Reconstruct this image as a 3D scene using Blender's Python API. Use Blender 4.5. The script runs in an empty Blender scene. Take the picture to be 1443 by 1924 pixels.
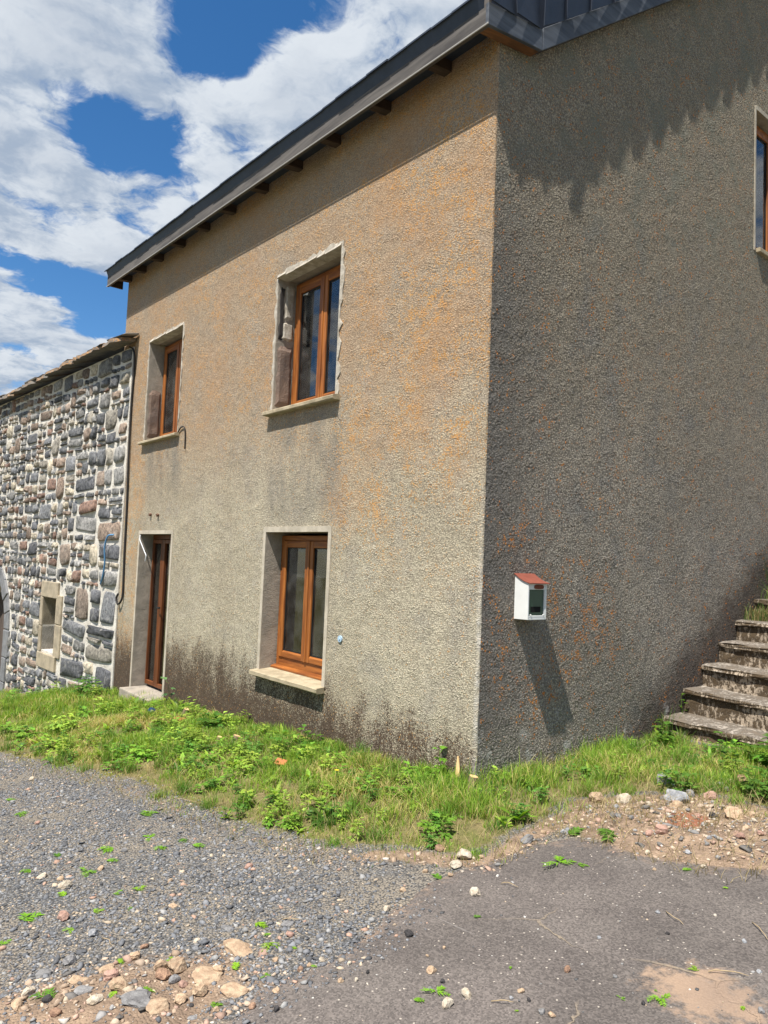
import bpy, bmesh, math, random
import numpy as np
from mathutils import Vector, Matrix

C = bpy.context.scene.collection
S = bpy.context.scene
RNG = np.random.RandomState(7)
random.seed(7)

# ------------------------------------------------------------------ camera
cam_d = bpy.data.cameras.new("camera")
cam = bpy.data.objects.new("camera", cam_d)
C.objects.link(cam)
R3 = Matrix(((0.62907927626492, 0.02465878677564052, 0.7769499394483264),
             (0.7762743335294404, -0.07227459608071601, -0.6262384065711657),
             (0.040711463710209304, 0.9970799000060742, -0.06460843386470118)))
CAM = Vector((3.370, -3.557, 0.0))
cam.matrix_world = Matrix.Translation(CAM) @ R3.to_4x4()
cam_d.sensor_fit = 'VERTICAL'
cam_d.sensor_height = 36.0
cam_d.sensor_width = 27.0
cam_d.lens = 1386.353 / 1924 * 36
cam_d.clip_start = 0.05
cam_d.clip_end = 2000
S.camera = cam

# ------------------------------------------------------------------ light
SUN_DIR = Vector((-0.29, 1.0, -2.05)).normalized()        # direction the light travels
sun_d = bpy.data.lights.new("sun", 'SUN')
sun_d.energy = 5.0
sun_d.angle = math.radians(0.53)
sun_d.color = (1.0, 0.955, 0.88)
sun = bpy.data.objects.new("sun", sun_d)
C.objects.link(sun)
sun.rotation_euler = SUN_DIR.to_track_quat('-Z', 'Y').to_euler()
sun.location = (2, -6, 14)

S.view_settings.view_transform = 'Standard'
S.view_settings.look = 'None'
S.view_settings.gamma = 1.0
S.view_settings.use_curve_mapping = False
S.view_settings.exposure = 0.80

# ------------------------------------------------------------------ node helpers
class N:
    """tiny node-graph builder"""
    def __init__(self, nt):
        self.nt = nt
    def n(self, t, **kw):
        nd = self.nt.nodes.new(t)
        for k, v in kw.items():
            setattr(nd, k, v)
        return nd
    def set(self, sock, v):
        if isinstance(v, bpy.types.NodeSocket):
            self.nt.links.new(v, sock)
        else:
            if sock.type == 'RGBA' and len(v) == 3:
                v = (*v, 1)
            sock.default_value = v
    def math(self, op, a, b=0.0, clamp=False):
        m = self.n('ShaderNodeMath', operation=op, use_clamp=clamp)
        self.set(m.inputs[0], a); self.set(m.inputs[1], b)
        return m.outputs[0]
    def vmath(self, op, a, b=(0, 0, 0)):
        m = self.n('ShaderNodeVectorMath', operation=op)
        self.set(m.inputs[0], a); self.set(m.inputs[1], b)
        return m.outputs['Value'] if op in ('DISTANCE', 'LENGTH', 'DOT_PRODUCT') else m.outputs[0]
    def scale(self, a, s):
        m = self.n('ShaderNodeVectorMath', operation='MULTIPLY')
        self.set(m.inputs[0], a)
        m.inputs[1].default_value = s if hasattr(s, '__len__') else (s, s, s)
        return m.outputs[0]
    def noise(self, vec, scale, detail=3.0, rough=0.55, dist=0.0, dim='3D'):
        m = self.n('ShaderNodeTexNoise', noise_dimensions=dim)
        self.set(m.inputs['Vector'], vec)
        m.inputs['Scale'].default_value = scale
        m.inputs['Detail'].default_value = detail
        m.inputs['Roughness'].default_value = rough
        m.inputs['Distortion'].default_value = dist
        return m.outputs['Fac']
    def voro(self, vec, scale, feature='F1', rand=1.0):
        m = self.n('ShaderNodeTexVoronoi', feature=feature)
        self.set(m.inputs['Vector'], vec)
        m.inputs['Scale'].default_value = scale
        m.inputs['Randomness'].default_value = rand
        return m
    def ss(self, v, a, b, lo=0.0, hi=1.0):
        m = self.n('ShaderNodeMapRange', interpolation_type='SMOOTHSTEP')
        self.set(m.inputs[0], v)
        self.set(m.inputs[1], a); self.set(m.inputs[2], b)
        self.set(m.inputs[3], lo); self.set(m.inputs[4], hi)
        return m.outputs[0]
    def lin(self, v, a, b, lo=0.0, hi=1.0):
        m = self.n('ShaderNodeMapRange')
        self.set(m.inputs[0], v)
        self.set(m.inputs[1], a); self.set(m.inputs[2], b)
        self.set(m.inputs[3], lo); self.set(m.inputs[4], hi)
        return m.outputs[0]
    def mix(self, f, a, b, mode='MIX'):
        m = self.n('ShaderNodeMix', data_type='RGBA', blend_type=mode)
        self.set(m.inputs[0], f)
        self.set(m.inputs[6], a); self.set(m.inputs[7], b)
        return m.outputs[2]
    def ramp(self, f, stops):
        m = self.n('ShaderNodeValToRGB')
        e = m.color_ramp.elements
        while len(e) < len(stops):
            e.new(0.5)
        for el, (p, c) in zip(e, stops):
            el.position = p
            el.color = (*c, 1) if len(c) == 3 else c
        self.set(m.inputs[0], f)
        return m.outputs[0]
    def sep(self, v):
        m = self.n('ShaderNodeSeparateXYZ')
        self.set(m.inputs[0], v)
        return m.outputs
    def bump(self, h, strength, dist, normal=None):
        m = self.n('ShaderNodeBump')
        self.set(m.inputs['Height'], h)
        m.inputs['Strength'].default_value = strength
        m.inputs['Distance'].default_value = dist
        if normal is not None:
            self.set(m.inputs['Normal'], normal)
        return m.outputs[0]

# ------------------------------------------------------------------ sky
world = bpy.data.worlds.new("World")
S.world = world
world.use_nodes = True
nt = world.node_tree
nt.nodes.clear()
w = N(nt)
sky = w.n('ShaderNodeTexSky', sky_type='NISHITA')
sky.sun_disc = False
sky.sun_elevation = math.asin(-SUN_DIR.z)
sky.sun_rotation = math.atan2(-SUN_DIR.x, -SUN_DIR.y)
sky.altitude = 1000
sky.air_density = 1.0
sky.dust_density = 0.5
sky.ozone_density = 2.0
tc = w.n('ShaderNodeTexCoord')
d = tc.outputs['Generated']
x_, y_, z_ = w.sep(d)
zz = w.math('ADD', w.math('MAXIMUM', z_, 0.0), 0.12)
comb = w.n('ShaderNodeCombineXYZ')
w.set(comb.inputs[0], w.math('DIVIDE', x_, zz))
w.set(comb.inputs[1], w.math('DIVIDE', y_, zz))
P = comb.outputs[0]
def puffs(vec):
    vn = w.n('ShaderNodeTexVoronoi', feature='F1', voronoi_dimensions='2D', normalize=True)
    w.set(vn.inputs['Vector'], vec)
    vn.inputs['Scale'].default_value = 4.2
    vn.inputs['Detail'].default_value = 4.0
    vn.inputs['Roughness'].default_value = 0.62
    vn.inputs['Lacunarity'].default_value = 2.3
    return w.math('SUBTRACT', 1.0, vn.outputs['Distance'])
def field(vec, det):
    wn = w.n('ShaderNodeTexNoise', noise_dimensions='2D')
    w.set(wn.inputs['Vector'], vec)
    wn.inputs['Scale'].default_value = 7.0; wn.inputs['Detail'].default_value = 4.0
    wv = w.vmath('ADD', vec, w.scale(w.vmath('SUBTRACT', wn.outputs['Color'], (.5, .5, .5)), .10))
    return w.math('ADD', w.math('MULTIPLY', w.noise(wv, 3.0, det, 0.62, 0.0, '2D'), .72), w.math('MULTIPLY', puffs(wv), .24))
n1 = field(P, 10)
n2 = field(w.vmath('ADD', P, (0.020, -0.055, 0.0)), 6)
body = None
for hx, hy, r, k in [(-1.25, .25, .40, .18), (-1.05, .75, .36, .18), (-1.55, .62, .30, .18), (-1.75, .38, .36, .19), (-1.80, .60, .30, .17), (-2.3, .42, .30, .13), (-2.7, .70, .4, .17), (-1.2, .55, .12, .14)]:
    b = w.ss(w.vmath('DISTANCE', P, (hx, hy, 0)), r * 1.3, r * .3, 0.0, k)
    body = b if body is None else w.math('MAXIMUM', body, b)
hole = None
for hx, hy, r, k in [(-1.02, .47, .095, .46), (-1.07, .52, .075, .42), (-1.14, .45, .06, .26), (-1.42, .465, .10, .50), (-1.44, .51, .06, .42), (-1.36, .40, .08, .44), (-1.34, .355, .06, .36), (-1.50, .455, .06, .36),
                     (-2.13, .52, .15, .40), (-2.17, .67, .17, .46), (-2.08, .41, .10, .30), (-2.35, .72, .12, .40)]:
    dd = w.vmath('DISTANCE', P, (hx, hy, 0))
    b = w.ss(dd, r * 1.45, r * 0.1, 0.0, k * .66)
    hole = b if hole is None else w.math('MAXIMUM', hole, b)
dens_in = w.math('SUBTRACT', w.math('ADD', w.math('ADD', w.math('MULTIPLY', w.math('SUBTRACT', n1, .52), 1.5), 0.465), body), hole)
dens = w.math('MULTIPLY', w.ss(dens_in, 0.40, 0.58), w.ss(z_, -0.02, 0.10, 0.35, 1.0))
shade = w.ss(w.math('SUBTRACT', n1, n2), -0.13, 0.10)
thick = w.ss(dens_in, 0.55, 0.95)
cl = w.mix(shade, (4.4, 5.4, 6.9), (8.6, 9.2, 9.9))
cl = w.mix(w.math('MULTIPLY', thick, 0.45), cl, (4.3, 5.1, 6.4))
hs = w.n('ShaderNodeHueSaturation')
hs.inputs['Saturation'].default_value = 1.30
hs.inputs['Value'].default_value = 1.75
w.set(hs.inputs['Color'], sky.outputs[0])
col = w.mix(dens, hs.outputs[0], cl)
bg = w.n('ShaderNodeBackground')
w.set(bg.inputs[0], col)
bg.inputs[1].default_value = 0.05
out = w.n('ShaderNodeOutputWorld')
nt.links.new(bg.outputs[0], out.inputs[0])

# ------------------------------------------------------------------ object helpers
class MB:
    def __init__(self):
        self.v = []; self.f = []; self.m = []
    def add(self, vs, fs, mi=0):
        o = len(self.v)
        self.v += [tuple(map(float, p)) for p in vs]
        for f in fs:
            self.f.append(tuple(i + o for i in f)); self.m.append(mi)
    def quad(self, a, b, c, d, mi=0):
        self.add([a, b, c, d], [(0, 1, 2, 3)], mi)
    def box(self, x0, x1, y0, y1, z0, z1, mi=0):
        vs = [(x, y, z) for z in (z0, z1) for y in (y0, y1) for x in (x0, x1)]
        self.add(vs, [(0, 2, 3, 1), (4, 5, 7, 6), (0, 1, 5, 4), (2, 6, 7, 3), (0, 4, 6, 2), (1, 3, 7, 5)], mi)
    def hexa(self, p, mi=0):
        """8 corners in box order"""
        self.add(p, [(0, 2, 3, 1), (4, 5, 7, 6), (0, 1, 5, 4), (2, 6, 7, 3), (0, 4, 6, 2), (1, 3, 7, 5)], mi)
    def prism(self, poly, ext, mi=0):
        """poly: list of 3-D points, ext: extrusion vector"""
        n = len(poly)
        e = Vector(ext)
        vs = [Vector(p) for p in poly] + [Vector(p) + e for p in poly]
        fs = [tuple(range(n))[::-1], tuple(range(n, 2 * n))]
        for i in range(n):
            j = (i + 1) % n
            fs.append((i, j, n + j, n + i))
        self.add(vs, fs, mi)
    def tube(self, pts, r, seg=6, mi=0):
        pts = [Vector(p) for p in pts]
        rs = r if hasattr(r, '__len__') else [r] * len(pts)
        vs = []
        prev = None
        for i, p in enumerate(pts):
            t = (pts[min(i + 1, len(pts) - 1)] - pts[max(i - 1, 0)]).normalized()
            a = t.orthogonal().normalized() if prev is None else (prev - t * prev.dot(t)).normalized()
            prev = a
            b = t.cross(a)
            for k in range(seg):
                q = 2 * math.pi * k / seg
                vs.append(p + (a * math.cos(q) + b * math.sin(q)) * rs[i])
        fs = []
        for i in range(len(pts) - 1):
            for k in range(seg):
                k2 = (k + 1) % seg
                fs.append((i * seg + k, i * seg + k2, (i + 1) * seg + k2, (i + 1) * seg + k))
        fs.append(tuple(range(seg))[::-1])
        fs.append(tuple(range((len(pts) - 1) * seg, len(pts) * seg)))
        self.add(vs, fs, mi)
    def mesh(self, name, mats, smooth=False):
        me = bpy.data.meshes.new(name)
        me.from_pydata(self.v, [], self.f)
        for mm in (mats if isinstance(mats, (list, tuple)) else [mats]):
            me.materials.append(mm)
        me.polygons.foreach_set('material_index', self.m)
        if smooth:
            me.polygons.foreach_set('use_smooth', [True] * len(self.f))
        me.update()
        return me
    def build(self, name, mats, parent=None, loc=(0, 0, 0), smooth=False, bevel=0.0, fix=True):
        me = self.mesh(name, mats, smooth)
        if fix:
            bm = bmesh.new(); bm.from_mesh(me)
            bmesh.ops.recalc_face_normals(bm, faces=bm.faces)
            bm.to_mesh(me); bm.free()
        return link(name, me, parent, loc, bevel)

def link(name, me, parent=None, loc=(0, 0, 0), bevel=0.0):
    o = bpy.data.objects.new(name, me)
    C.objects.link(o)
    o.location = loc
    if parent is not None:
        o.parent = parent
    if bevel:
        b = o.modifiers.new('bevel', 'BEVEL')
        b.width = bevel; b.segments = 2; b.limit_method = 'ANGLE'
        b.harden_normals = False
    return o

def empty(name, loc=(0, 0, 0), rz=0.0):
    o = bpy.data.objects.new(name, None)
    C.objects.link(o)
    o.location = loc
    o.rotation_euler = (0, 0, rz)
    o.empty_display_size = 0.1
    return o

def tag(o, label, cat, group=None):
    o['label'] = label; o['category'] = cat
    if group:
        o['group'] = group
    return o

def array_mesh(name, verts, faces, mat, col=None, smooth=False):
    """verts (n,3), faces (m,k) numpy; col (n,3) per-vertex own colour"""
    me = bpy.data.meshes.new(name)
    n, (m, k) = len(verts), faces.shape
    me.vertices.add(n)
    me.vertices.foreach_set('co', np.ascontiguousarray(verts, dtype=np.float32).ravel())
    me.loops.add(m * k)
    me.loops.foreach_set('vertex_index', np.ascontiguousarray(faces, dtype=np.int32).ravel())
    me.polygons.add(m)
    me.polygons.foreach_set('loop_start', np.arange(0, m * k, k, dtype=np.int32))
    me.polygons.foreach_set('loop_total', np.full(m, k, dtype=np.int32))
    if smooth:
        me.polygons.foreach_set('use_smooth', np.ones(m, dtype=bool))
    me.materials.append(mat)
    if col is not None:
        a = me.color_attributes.new('own_colour', 'FLOAT_COLOR', 'POINT')
        c4 = np.ones((n, 4), np.float32); c4[:, :3] = col
        a.data.foreach_set('color', c4.ravel())
    me.update(calc_edges=True)
    me.validate()
    return me

# value noise for scattering and heights
_T = np.random.RandomState(3).rand(256, 256)
def vnoise(x, y):
    x = np.asarray(x, float); y = np.asarray(y, float)
    xi = np.floor(x).astype(int); yi = np.floor(y).astype(int)
    fx = x - xi; fy = y - yi
    fx = fx * fx * (3 - 2 * fx); fy = fy * fy * (3 - 2 * fy)
    g = lambda a, b: _T[a & 255, b & 255]
    return (g(xi, yi) * (1 - fx) + g(xi + 1, yi) * fx) * (1 - fy) + (g(xi, yi + 1) * (1 - fx) + g(xi + 1, yi + 1) * fx) * fy
def fbm(x, y, o=4):
    s = 0; a = 0.5
    for i in range(o):
        s = s + a * vnoise(np.asarray(x) * 2 ** i + 17 * i, np.asarray(y) * 2 ** i + 31 * i); a *= 0.5
    return s / (1 - 0.5 ** o)

def inside(poly, x, y):
    x = np.asarray(x, float); y = np.asarray(y, float)
    r = np.zeros(x.shape, bool)
    n = len(poly)
    for i in range(n):
        x1, y1 = poly[i]; x2, y2 = poly[(i + 1) % n]
        if y1 == y2:
            continue
        c = ((y1 > y) != (y2 > y)) & (x < (x2 - x1) * (y - y1) / (y2 - y1) + x1)
        r ^= c
    return r
def dist_poly(poly, x, y, closed=True):
    x = np.asarray(x, float); y = np.asarray(y, float)
    best = np.full(x.shape, 1e9)
    n = len(poly)
    for i in range(n if closed else n - 1):
        x1, y1 = poly[i]; x2, y2 = poly[(i + 1) % n]
        dx, dy = x2 - x1, y2 - y1
        t = np.clip(((x - x1) * dx + (y - y1) * dy) / (dx * dx + dy * dy + 1e-12), 0, 1)
        best = np.minimum(best, np.hypot(x - x1 - t * dx, y - y1 - t * dy))
    return best
def sdist(poly, x, y):
    """positive inside"""
    return np.where(inside(poly, x, y), 1, -1) * dist_poly(poly, x, y)

# ------------------------------------------------------------------ ground shape
BX = [-400, -14, -11.7, -6.8, -5.5, -3, 0, 3, 60]
BZ = [-30, -3.0, -2.68, -1.92, -1.80, -1.62, -1.43, -1.21, -.6]
RUBBLE = [(.80, -.12), (.74, .12), (.84, .36), (.99, .52), (1.2, .68), (1.55, .68), (2.1, .7), (2.2, .1), (1.69, -.2), (1.36, -.3), (1.02, -.25)]
BEDROCK = [(.1, -3.1), (.22, -2.63), (.42, -2.25), (.66, -2.0), (.95, -2.02), (1.03, -2.31), (1.2, -2.8), (.7, -3.2)]
DIRT = [(1.90, -1.12), (2.02, -.95), (2.22, -.97), (2.34, -1.12), (2.2, -1.28), (2.0, -1.24)]
ASPHALT = [(1.6, -3.6), (1.2, -2.65), (1.04, -2.28), (.97, -2.13), (.97, -1.95), (.99, -1.74), (.94, -1.57), (.87, -1.33), (.79, -1.13), (.81, -.98),
           (.85, -.74), (.87, -.54), (.97, -.34), (1.26, -.22), (1.5, -.2), (1.72, .0), (1.9, .4), (1.95, .8), (2.6, 1.0), (5.5, 1.6), (9, 1.6), (9, -9), (2.0, -9)]
GRASS = [(-14, -3.6), (-10, -3.0), (-6, -2.35), (-3.89, -1.95), (-3.03, -1.74), (-2.11, -1.54), (-1.43, -1.5), (-.77, -1.44), (-.41, -1.36), (-.05, -1.3), (.22, -1.21),
         (.45, -1.0), (.71, -.89), (.86, -.75), (.8, -.4), (.79, -.05), (.70, .18), (.82, .40), (.97, .56), (1.15, .72), (1.40, .74), (1.9, .68), (3.2, 1.5), (3.2, 3.2), (1.25, 3.0), (1.2, 2.1), (0, 2.3),
         (0, 0), (-6.7, 0), (-14, -.46)]
GRASS_OUT = GRASS[:25]
def zg0(x, y):
    x = np.asarray(x, float); y = np.asarray(y, float)
    z = np.interp(x, BX, BZ)
    return z + np.where(y < 0, .105 * np.maximum(y, -12), .03 * np.minimum(y, 6))
def zg(x, y):
    x = np.asarray(x, float); y = np.asarray(y, float)
    z = zg0(x, y)
    near = np.exp(-((x + 1) / 9) ** 2 - ((y + 1) / 6) ** 2)
    z = z + near * .03 * (fbm(x * 1.3 + 5, y * 1.3 + 9) - .5)
    k = np.clip(sdist(RUBBLE, x, y) / .25, 0, 1)
    z = z + k * (.03 + .07 * (fbm(x * 5, y * 5) - .35))
    k = np.clip(sdist(BEDROCK, x, y) / .3, 0, 1)
    z = z + k * (.015 + .05 * (fbm(x * 4 + 3, y * 4) - .45))
    return z
def gz(x, y):
    return float(zg(np.array([x]), np.array([y]))[0])

# ------------------------------------------------------------------ materials
def mat(name):
    m = bpy.data.materials.new(name)
    m.use_nodes = True
    nt = m.node_tree
    nt.nodes.clear()
    g = N(nt)
    o = g.n('ShaderNodeOutputMaterial')
    b = g.n('ShaderNodeBsdfPrincipled')
    nt.links.new(b.outputs[0], o.inputs[0])
    g.b = b; g.out = o
    return m, g
def wpos(g):
    return g.n('ShaderNodeNewGeometry').outputs['Position']
def opos(g):
    return g.n('ShaderNodeTexCoord').outputs['Object']

def band(g, v, lo, hi, soft):
    return g.math('MULTIPLY', g.ss(v, lo - soft, lo + soft), g.ss(v, hi + soft, hi - soft))

def roughcast(name, side):
    """pebble-dash render; side 'front' or 'gable'"""
    m, g = mat(name)
    p = wpos(g)
    X, Y, Z = g.sep(p)
    SC = 118 if side == 'front' else 86
    v = g.voro(p, SC)
    dist = v.outputs['Distance']
    cr = g.sep(v.outputs['Color'])
    vc, vd, ve = cr[0], cr[1], cr[2]
    grain = g.ss(dist, .82, .12)
    fine = g.noise(p, 260, 2, .6)
    big = g.noise(p, 0.9, 4, .6)
    mid = g.noise(p, 3.2, 4, .6)
    clus = g.noise(p, 11, 3, .6)
    if side == 'front':
        base = g.mix(g.ss(big, .38, .62), (.385, .338, .25), (.445, .398, .30))
        base = g.mix(g.ss(g.math('ADD', Z, g.math('MULTIPLY', mid, 1.2)), .6, 2.6), base, (.36, .28, .198))
        grey = g.mix(.5, base, (.34, .32, .285))
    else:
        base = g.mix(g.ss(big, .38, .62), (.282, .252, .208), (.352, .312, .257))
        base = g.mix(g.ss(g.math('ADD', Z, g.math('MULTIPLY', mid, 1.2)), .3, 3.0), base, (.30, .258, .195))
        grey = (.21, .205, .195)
    base = g.mix(g.math('MULTIPLY', g.ss(mid, .48, .72), .6), base, grey)
    base = g.mix(g.math('MULTIPLY', g.ss(g.noise(p, 1.7, 5, .65), .52, .7), .35), base, (.24, .225, .20))
    base = g.mix(.75, base, g.mix(vc, (.42, .41, .40), (1.5, 1.48, 1.44)), 'MULTIPLY')
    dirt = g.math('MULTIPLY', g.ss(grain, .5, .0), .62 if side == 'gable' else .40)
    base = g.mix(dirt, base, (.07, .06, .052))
    if side == 'front':
        # rising damp: brown algae creeping up the foot grain by grain
        zl = g.ss(X, -2.0, -1.25, -1.10, -1.20)
        st = g.n('ShaderNodeMapping'); g.set(st.inputs[0], p); st.inputs['Scale'].default_value = (2.6, 2.6, 1.0)
        sn = g.noise(st.outputs[0], 2.2, 6, .65)
        st2 = g.n('ShaderNodeMapping'); g.set(st2.inputs[0], p); st2.inputs['Scale'].default_value = (1, 1, .7)
        sn2 = g.noise(st2.outputs[0], 42, 3, .65)
        lim = g.math('ADD', zl, g.math('MULTIPLY', g.math('SUBTRACT', sn, .5), 1.15))
        damp = g.ss(g.math('SUBTRACT', lim, Z), -.30, .46)
        pr = g.math('ADD', g.math('MULTIPLY', damp, .62), g.math('MULTIPLY', g.math('SUBTRACT', sn2, .5), 1.0))
        sp = g.ss(g.math('SUBTRACT', pr, g.math('MULTIPLY', vd, .55)), -.06, .14)
        sp = g.math('MULTIPLY', sp, g.ss(damp, 0.0, .25))
        base = g.mix(g.math('MULTIPLY', damp, .66), base, (.115, .085, .060))
        base = g.mix(g.math('MULTIPLY', sp, .88), base, (.060, .040, .028))
        wh = g.math('MULTIPLY', g.ss(g.noise(p, 4.5, 4, .7), .60, .70), g.math('MULTIPLY', damp, band(g, X, -1.6, -.5, .3)))
        base = g.mix(g.math('MULTIPLY', wh, .5), base, (.42, .41, .41))
        for (a, b, z0, z1) in ((-2.85, -1.6, .35, 1.32), (-6.1, -4.9, .75, 1.36)):
            k = g.math('MULTIPLY', band(g, X, a, b, .12), band(g, Z, z0, z1, .30))
            k = g.math('MULTIPLY', k, g.ss(g.noise(st.outputs[0], 1.6, 5, .65), .34, .62))
            base = g.mix(g.math('MULTIPLY', k, .62), base, g.mix(vd, (.09, .085, .075), (.24, .225, .19)))
        lm = g.math('MAXIMUM', g.math('MULTIPLY', band(g, X, -1.5, .1, .5), g.ss(Z, -.6, 1.2)),
                    g.math('MULTIPLY', band(g, X, -1.8, -.9, .25), band(g, Z, .2, 1.3, .3)))
        lm = g.math('MAXIMUM', lm, g.math('MULTIPLY', band(g, X, -6.7, -6.0, .2), band(g, Z, -1.2, 1.4, .3)))
        lm = g.math('MAXIMUM', lm, g.math('MULTIPLY', g.ss(Z, .5, 1.8), .6))
        lm = g.math('MAXIMUM', lm, .06)
        blob = g.math('MULTIPLY', g.ss(g.noise(p, 2.3, 4, .65), .36, .66), g.ss(clus, .34, .66))
        pl = g.math('MULTIPLY', g.math('MULTIPLY', lm, blob), .72)
        lich = g.ss(g.math('SUBTRACT', pl, ve), -.03, .03)
        base = g.mix(g.math('MULTIPLY', lich, .8), base, g.mix(vd, (.44, .19, .045), (.54, .30, .095)))
        base = g.mix(g.math('MULTIPLY', g.ss(g.noise(p, 1.3, 5, .6), .38, .66), g.math('MULTIPLY', lm, .36)), base, (.40, .205, .085))
        # worn pale arris at the corner
        ar = g.math('MULTIPLY', g.ss(X, -.045, -.008), g.ss(g.math('ADD', Z, g.math('MULTIPLY', mid, 2.2)), 2.0, .5))
        base = g.mix(g.math('MULTIPLY', ar, g.ss(clus, .35, .65, .08, .5)), base, (.58, .56, .52))
        bd = .0050
    else:
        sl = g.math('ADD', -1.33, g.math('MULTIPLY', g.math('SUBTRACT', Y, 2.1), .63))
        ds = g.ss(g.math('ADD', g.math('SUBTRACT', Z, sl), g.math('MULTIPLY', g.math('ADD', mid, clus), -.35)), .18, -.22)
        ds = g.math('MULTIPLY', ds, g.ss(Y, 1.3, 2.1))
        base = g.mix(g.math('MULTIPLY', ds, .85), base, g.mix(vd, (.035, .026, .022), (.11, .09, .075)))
        cs = g.math('MULTIPLY', g.ss(g.math('ADD', Y, g.math('MULTIPLY', mid, .7)), 1.15, .25), g.ss(Z, -1.36, -1.0))
        cs = g.math('MULTIPLY', cs, g.ss(Z, 3.2, 1.8))
        base = g.mix(g.math('MULTIPLY', cs, .72), base, g.mix(vd, (.045, .042, .040), (.20, .185, .165)))
        gr = g.math('MULTIPLY', g.ss(mid, .45, .65), g.ss(Z, 2.0, 3.4))
        base = g.mix(g.math('MULTIPLY', gr, .4), base, (.19, .19, .135))
        lm = g.math('MULTIPLY', band(g, Y, .45, 1.5, .35), band(g, Z, -1.05, .0, .35))
        lm = g.math('MAXIMUM', lm, g.math('MULTIPLY', g.math('MULTIPLY', band(g, Y, .05, .6, .2), .45), band(g, Z, -1.0, .6, .3)))
        lm = g.math('MAXIMUM', lm, .22)
        blob = g.math('MULTIPLY', g.ss(g.noise(p, 2.8, 4, .65), .40, .66), g.ss(clus, .42, .64))
        pl = g.math('MULTIPLY', lm, blob)
        lich = g.ss(g.math('SUBTRACT', g.math('MULTIPLY', pl, .46), ve), -.03, .03)
        base = g.mix(g.math('MULTIPLY', lich, .9), base, g.mix(vd, (.46, .14, .02), (.58, .24, .05)))
        base = g.mix(g.math('MULTIPLY', pl, .25), base, (.45, .18, .05))
        wf = g.math('MULTIPLY', g.ss(g.noise(p, 5, 4, .65), .55, .70), g.ss(Z, -.85, -1.25))
        base = g.mix(g.math('MULTIPLY', wf, .5), base, (.60, .59, .55))
        bd = .0098
    g.set(g.b.inputs['Base Color'], base)
    g.b.inputs['Roughness'].default_value = .95
    g.b.inputs['Specular IOR Level'].default_value = .15
    h = g.math('SUBTRACT', 1.0, g.math('MULTIPLY', g.math('MULTIPLY', dist, dist), 1.7))
    h = g.math('MULTIPLY', g.math('MAXIMUM', h, 0.0), g.math('ADD', .10, g.math('MULTIPLY', g.math('MULTIPLY', vc, vc), 1.25)))
    h = g.math('ADD', h, g.math('MULTIPLY', fine, .16))
    vb = g.voro(p, SC * .55)
    hb = g.math('MAXIMUM', g.math('SUBTRACT', 1.0, g.math('MULTIPLY', g.math('MULTIPLY', vb.outputs['Distance'], vb.outputs['Distance']), 2.4)), 0.0)
    h = g.math('ADD', g.math('MULTIPLY', h, g.ss(g.noise(p, 5.5, 4, .65), .30, .62, .55, 1.15)), g.math('MULTIPLY', hb, g.ss(g.noise(p, 8, 3, .6), .45, .65, 0.0, .75)))
    nrm = g.bump(g.math('ADD', g.noise(p, 2.0, 3), g.math('MULTIPLY', clus, .25)), .6, .04)
    g.set(g.b.inputs['Normal'], g.bump(h, 1.0, bd, nrm))
    return m

def plaster(name, c1, c2, scale=9, bs=.5, bd=.006):
    m, g = mat(name)
    p = wpos(g)
    n = g.noise(p, scale, 5, .62)
    c = g.mix(g.ss(n, .35, .68), c1, c2)
    f = g.noise(p, scale * 14, 3, .6)
    c = g.mix(.35, c, g.mix(f, (.55, .55, .55), (1.35, 1.35, 1.35)), 'MULTIPLY')
    g.set(g.b.inputs['Base Color'], c)
    g.b.inputs['Roughness'].default_value = .93
    g.set(g.b.inputs['Normal'], g.bump(g.math('ADD', f, g.math('MULTIPLY', n, 1.5)), bs, bd))
    return m

def wood(name, c1, c2, axis='z', rough=.5, sc=1.0, gl=.3):
    m, g = mat(name)
    p = wpos(g)
    mp = g.n('ShaderNodeMapping'); g.set(mp.inputs[0], p)
    s = {'z': (26, 26, 2.2), 'x': (2.2, 26, 26), 'y': (26, 2.2, 26)}[axis]
    mp.inputs['Scale'].default_value = tuple(a * sc for a in s)
    n = g.noise(mp.outputs[0], 1.0, 5, .6, .6)
    n2 = g.noise(p, 3.0, 3)
    c = g.mix(g.ss(n, .3, .7), c1, c2)
    c = g.mix(.4, c, g.mix(n2, (.6, .6, .6), (1.35, 1.35, 1.35)), 'MULTIPLY')
    g.set(g.b.inputs['Base Color'], c)
    g.b.inputs['Roughness'].default_value = rough
    g.b.inputs['Specular IOR Level'].default_value = gl
    g.set(g.b.inputs['Normal'], g.bump(n, .25, .003))
    return m

def stone_attr(name, bd=.012, lichen=False, sat=1.0):
    """stone whose own colour is kept per vertex / per object colour attribute"""
    m, g = mat(name)
    a = g.n('ShaderNodeVertexColor', layer_name='own_colour')
    p = wpos(g)
    n = g.noise(p, 22, 6, .68)
    n2 = g.noise(p, 5, 3, .6)
    c = g.mix(.95, a.outputs[0], g.mix(g.ss(n, .22, .78), (.25, .25, .27), (1.9, 1.85, 1.75)), 'MULTIPLY')
    c = g.mix(g.math('MULTIPLY', g.ss(g.noise(p, 9, 5, .7), .54, .68), .5), c, (.36, .34, .30))
    pit = g.voro(p, 85)
    c = g.mix(g.math('MULTIPLY', g.ss(pit.outputs['Distance'], .28, .1), .5), c, (.03, .03, .03))
    g.set(g.b.inputs['Base Color'], c)
    g.b.inputs['Roughness'].default_value = .9
    g.b.inputs['Specular IOR Level'].default_value = .25
    g.set(g.b.inputs['Normal'], g.bump(g.math('ADD', n, g.math('MULTIPLY', pit.outputs['Distance'], .3)), .8, bd))
    return m

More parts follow.
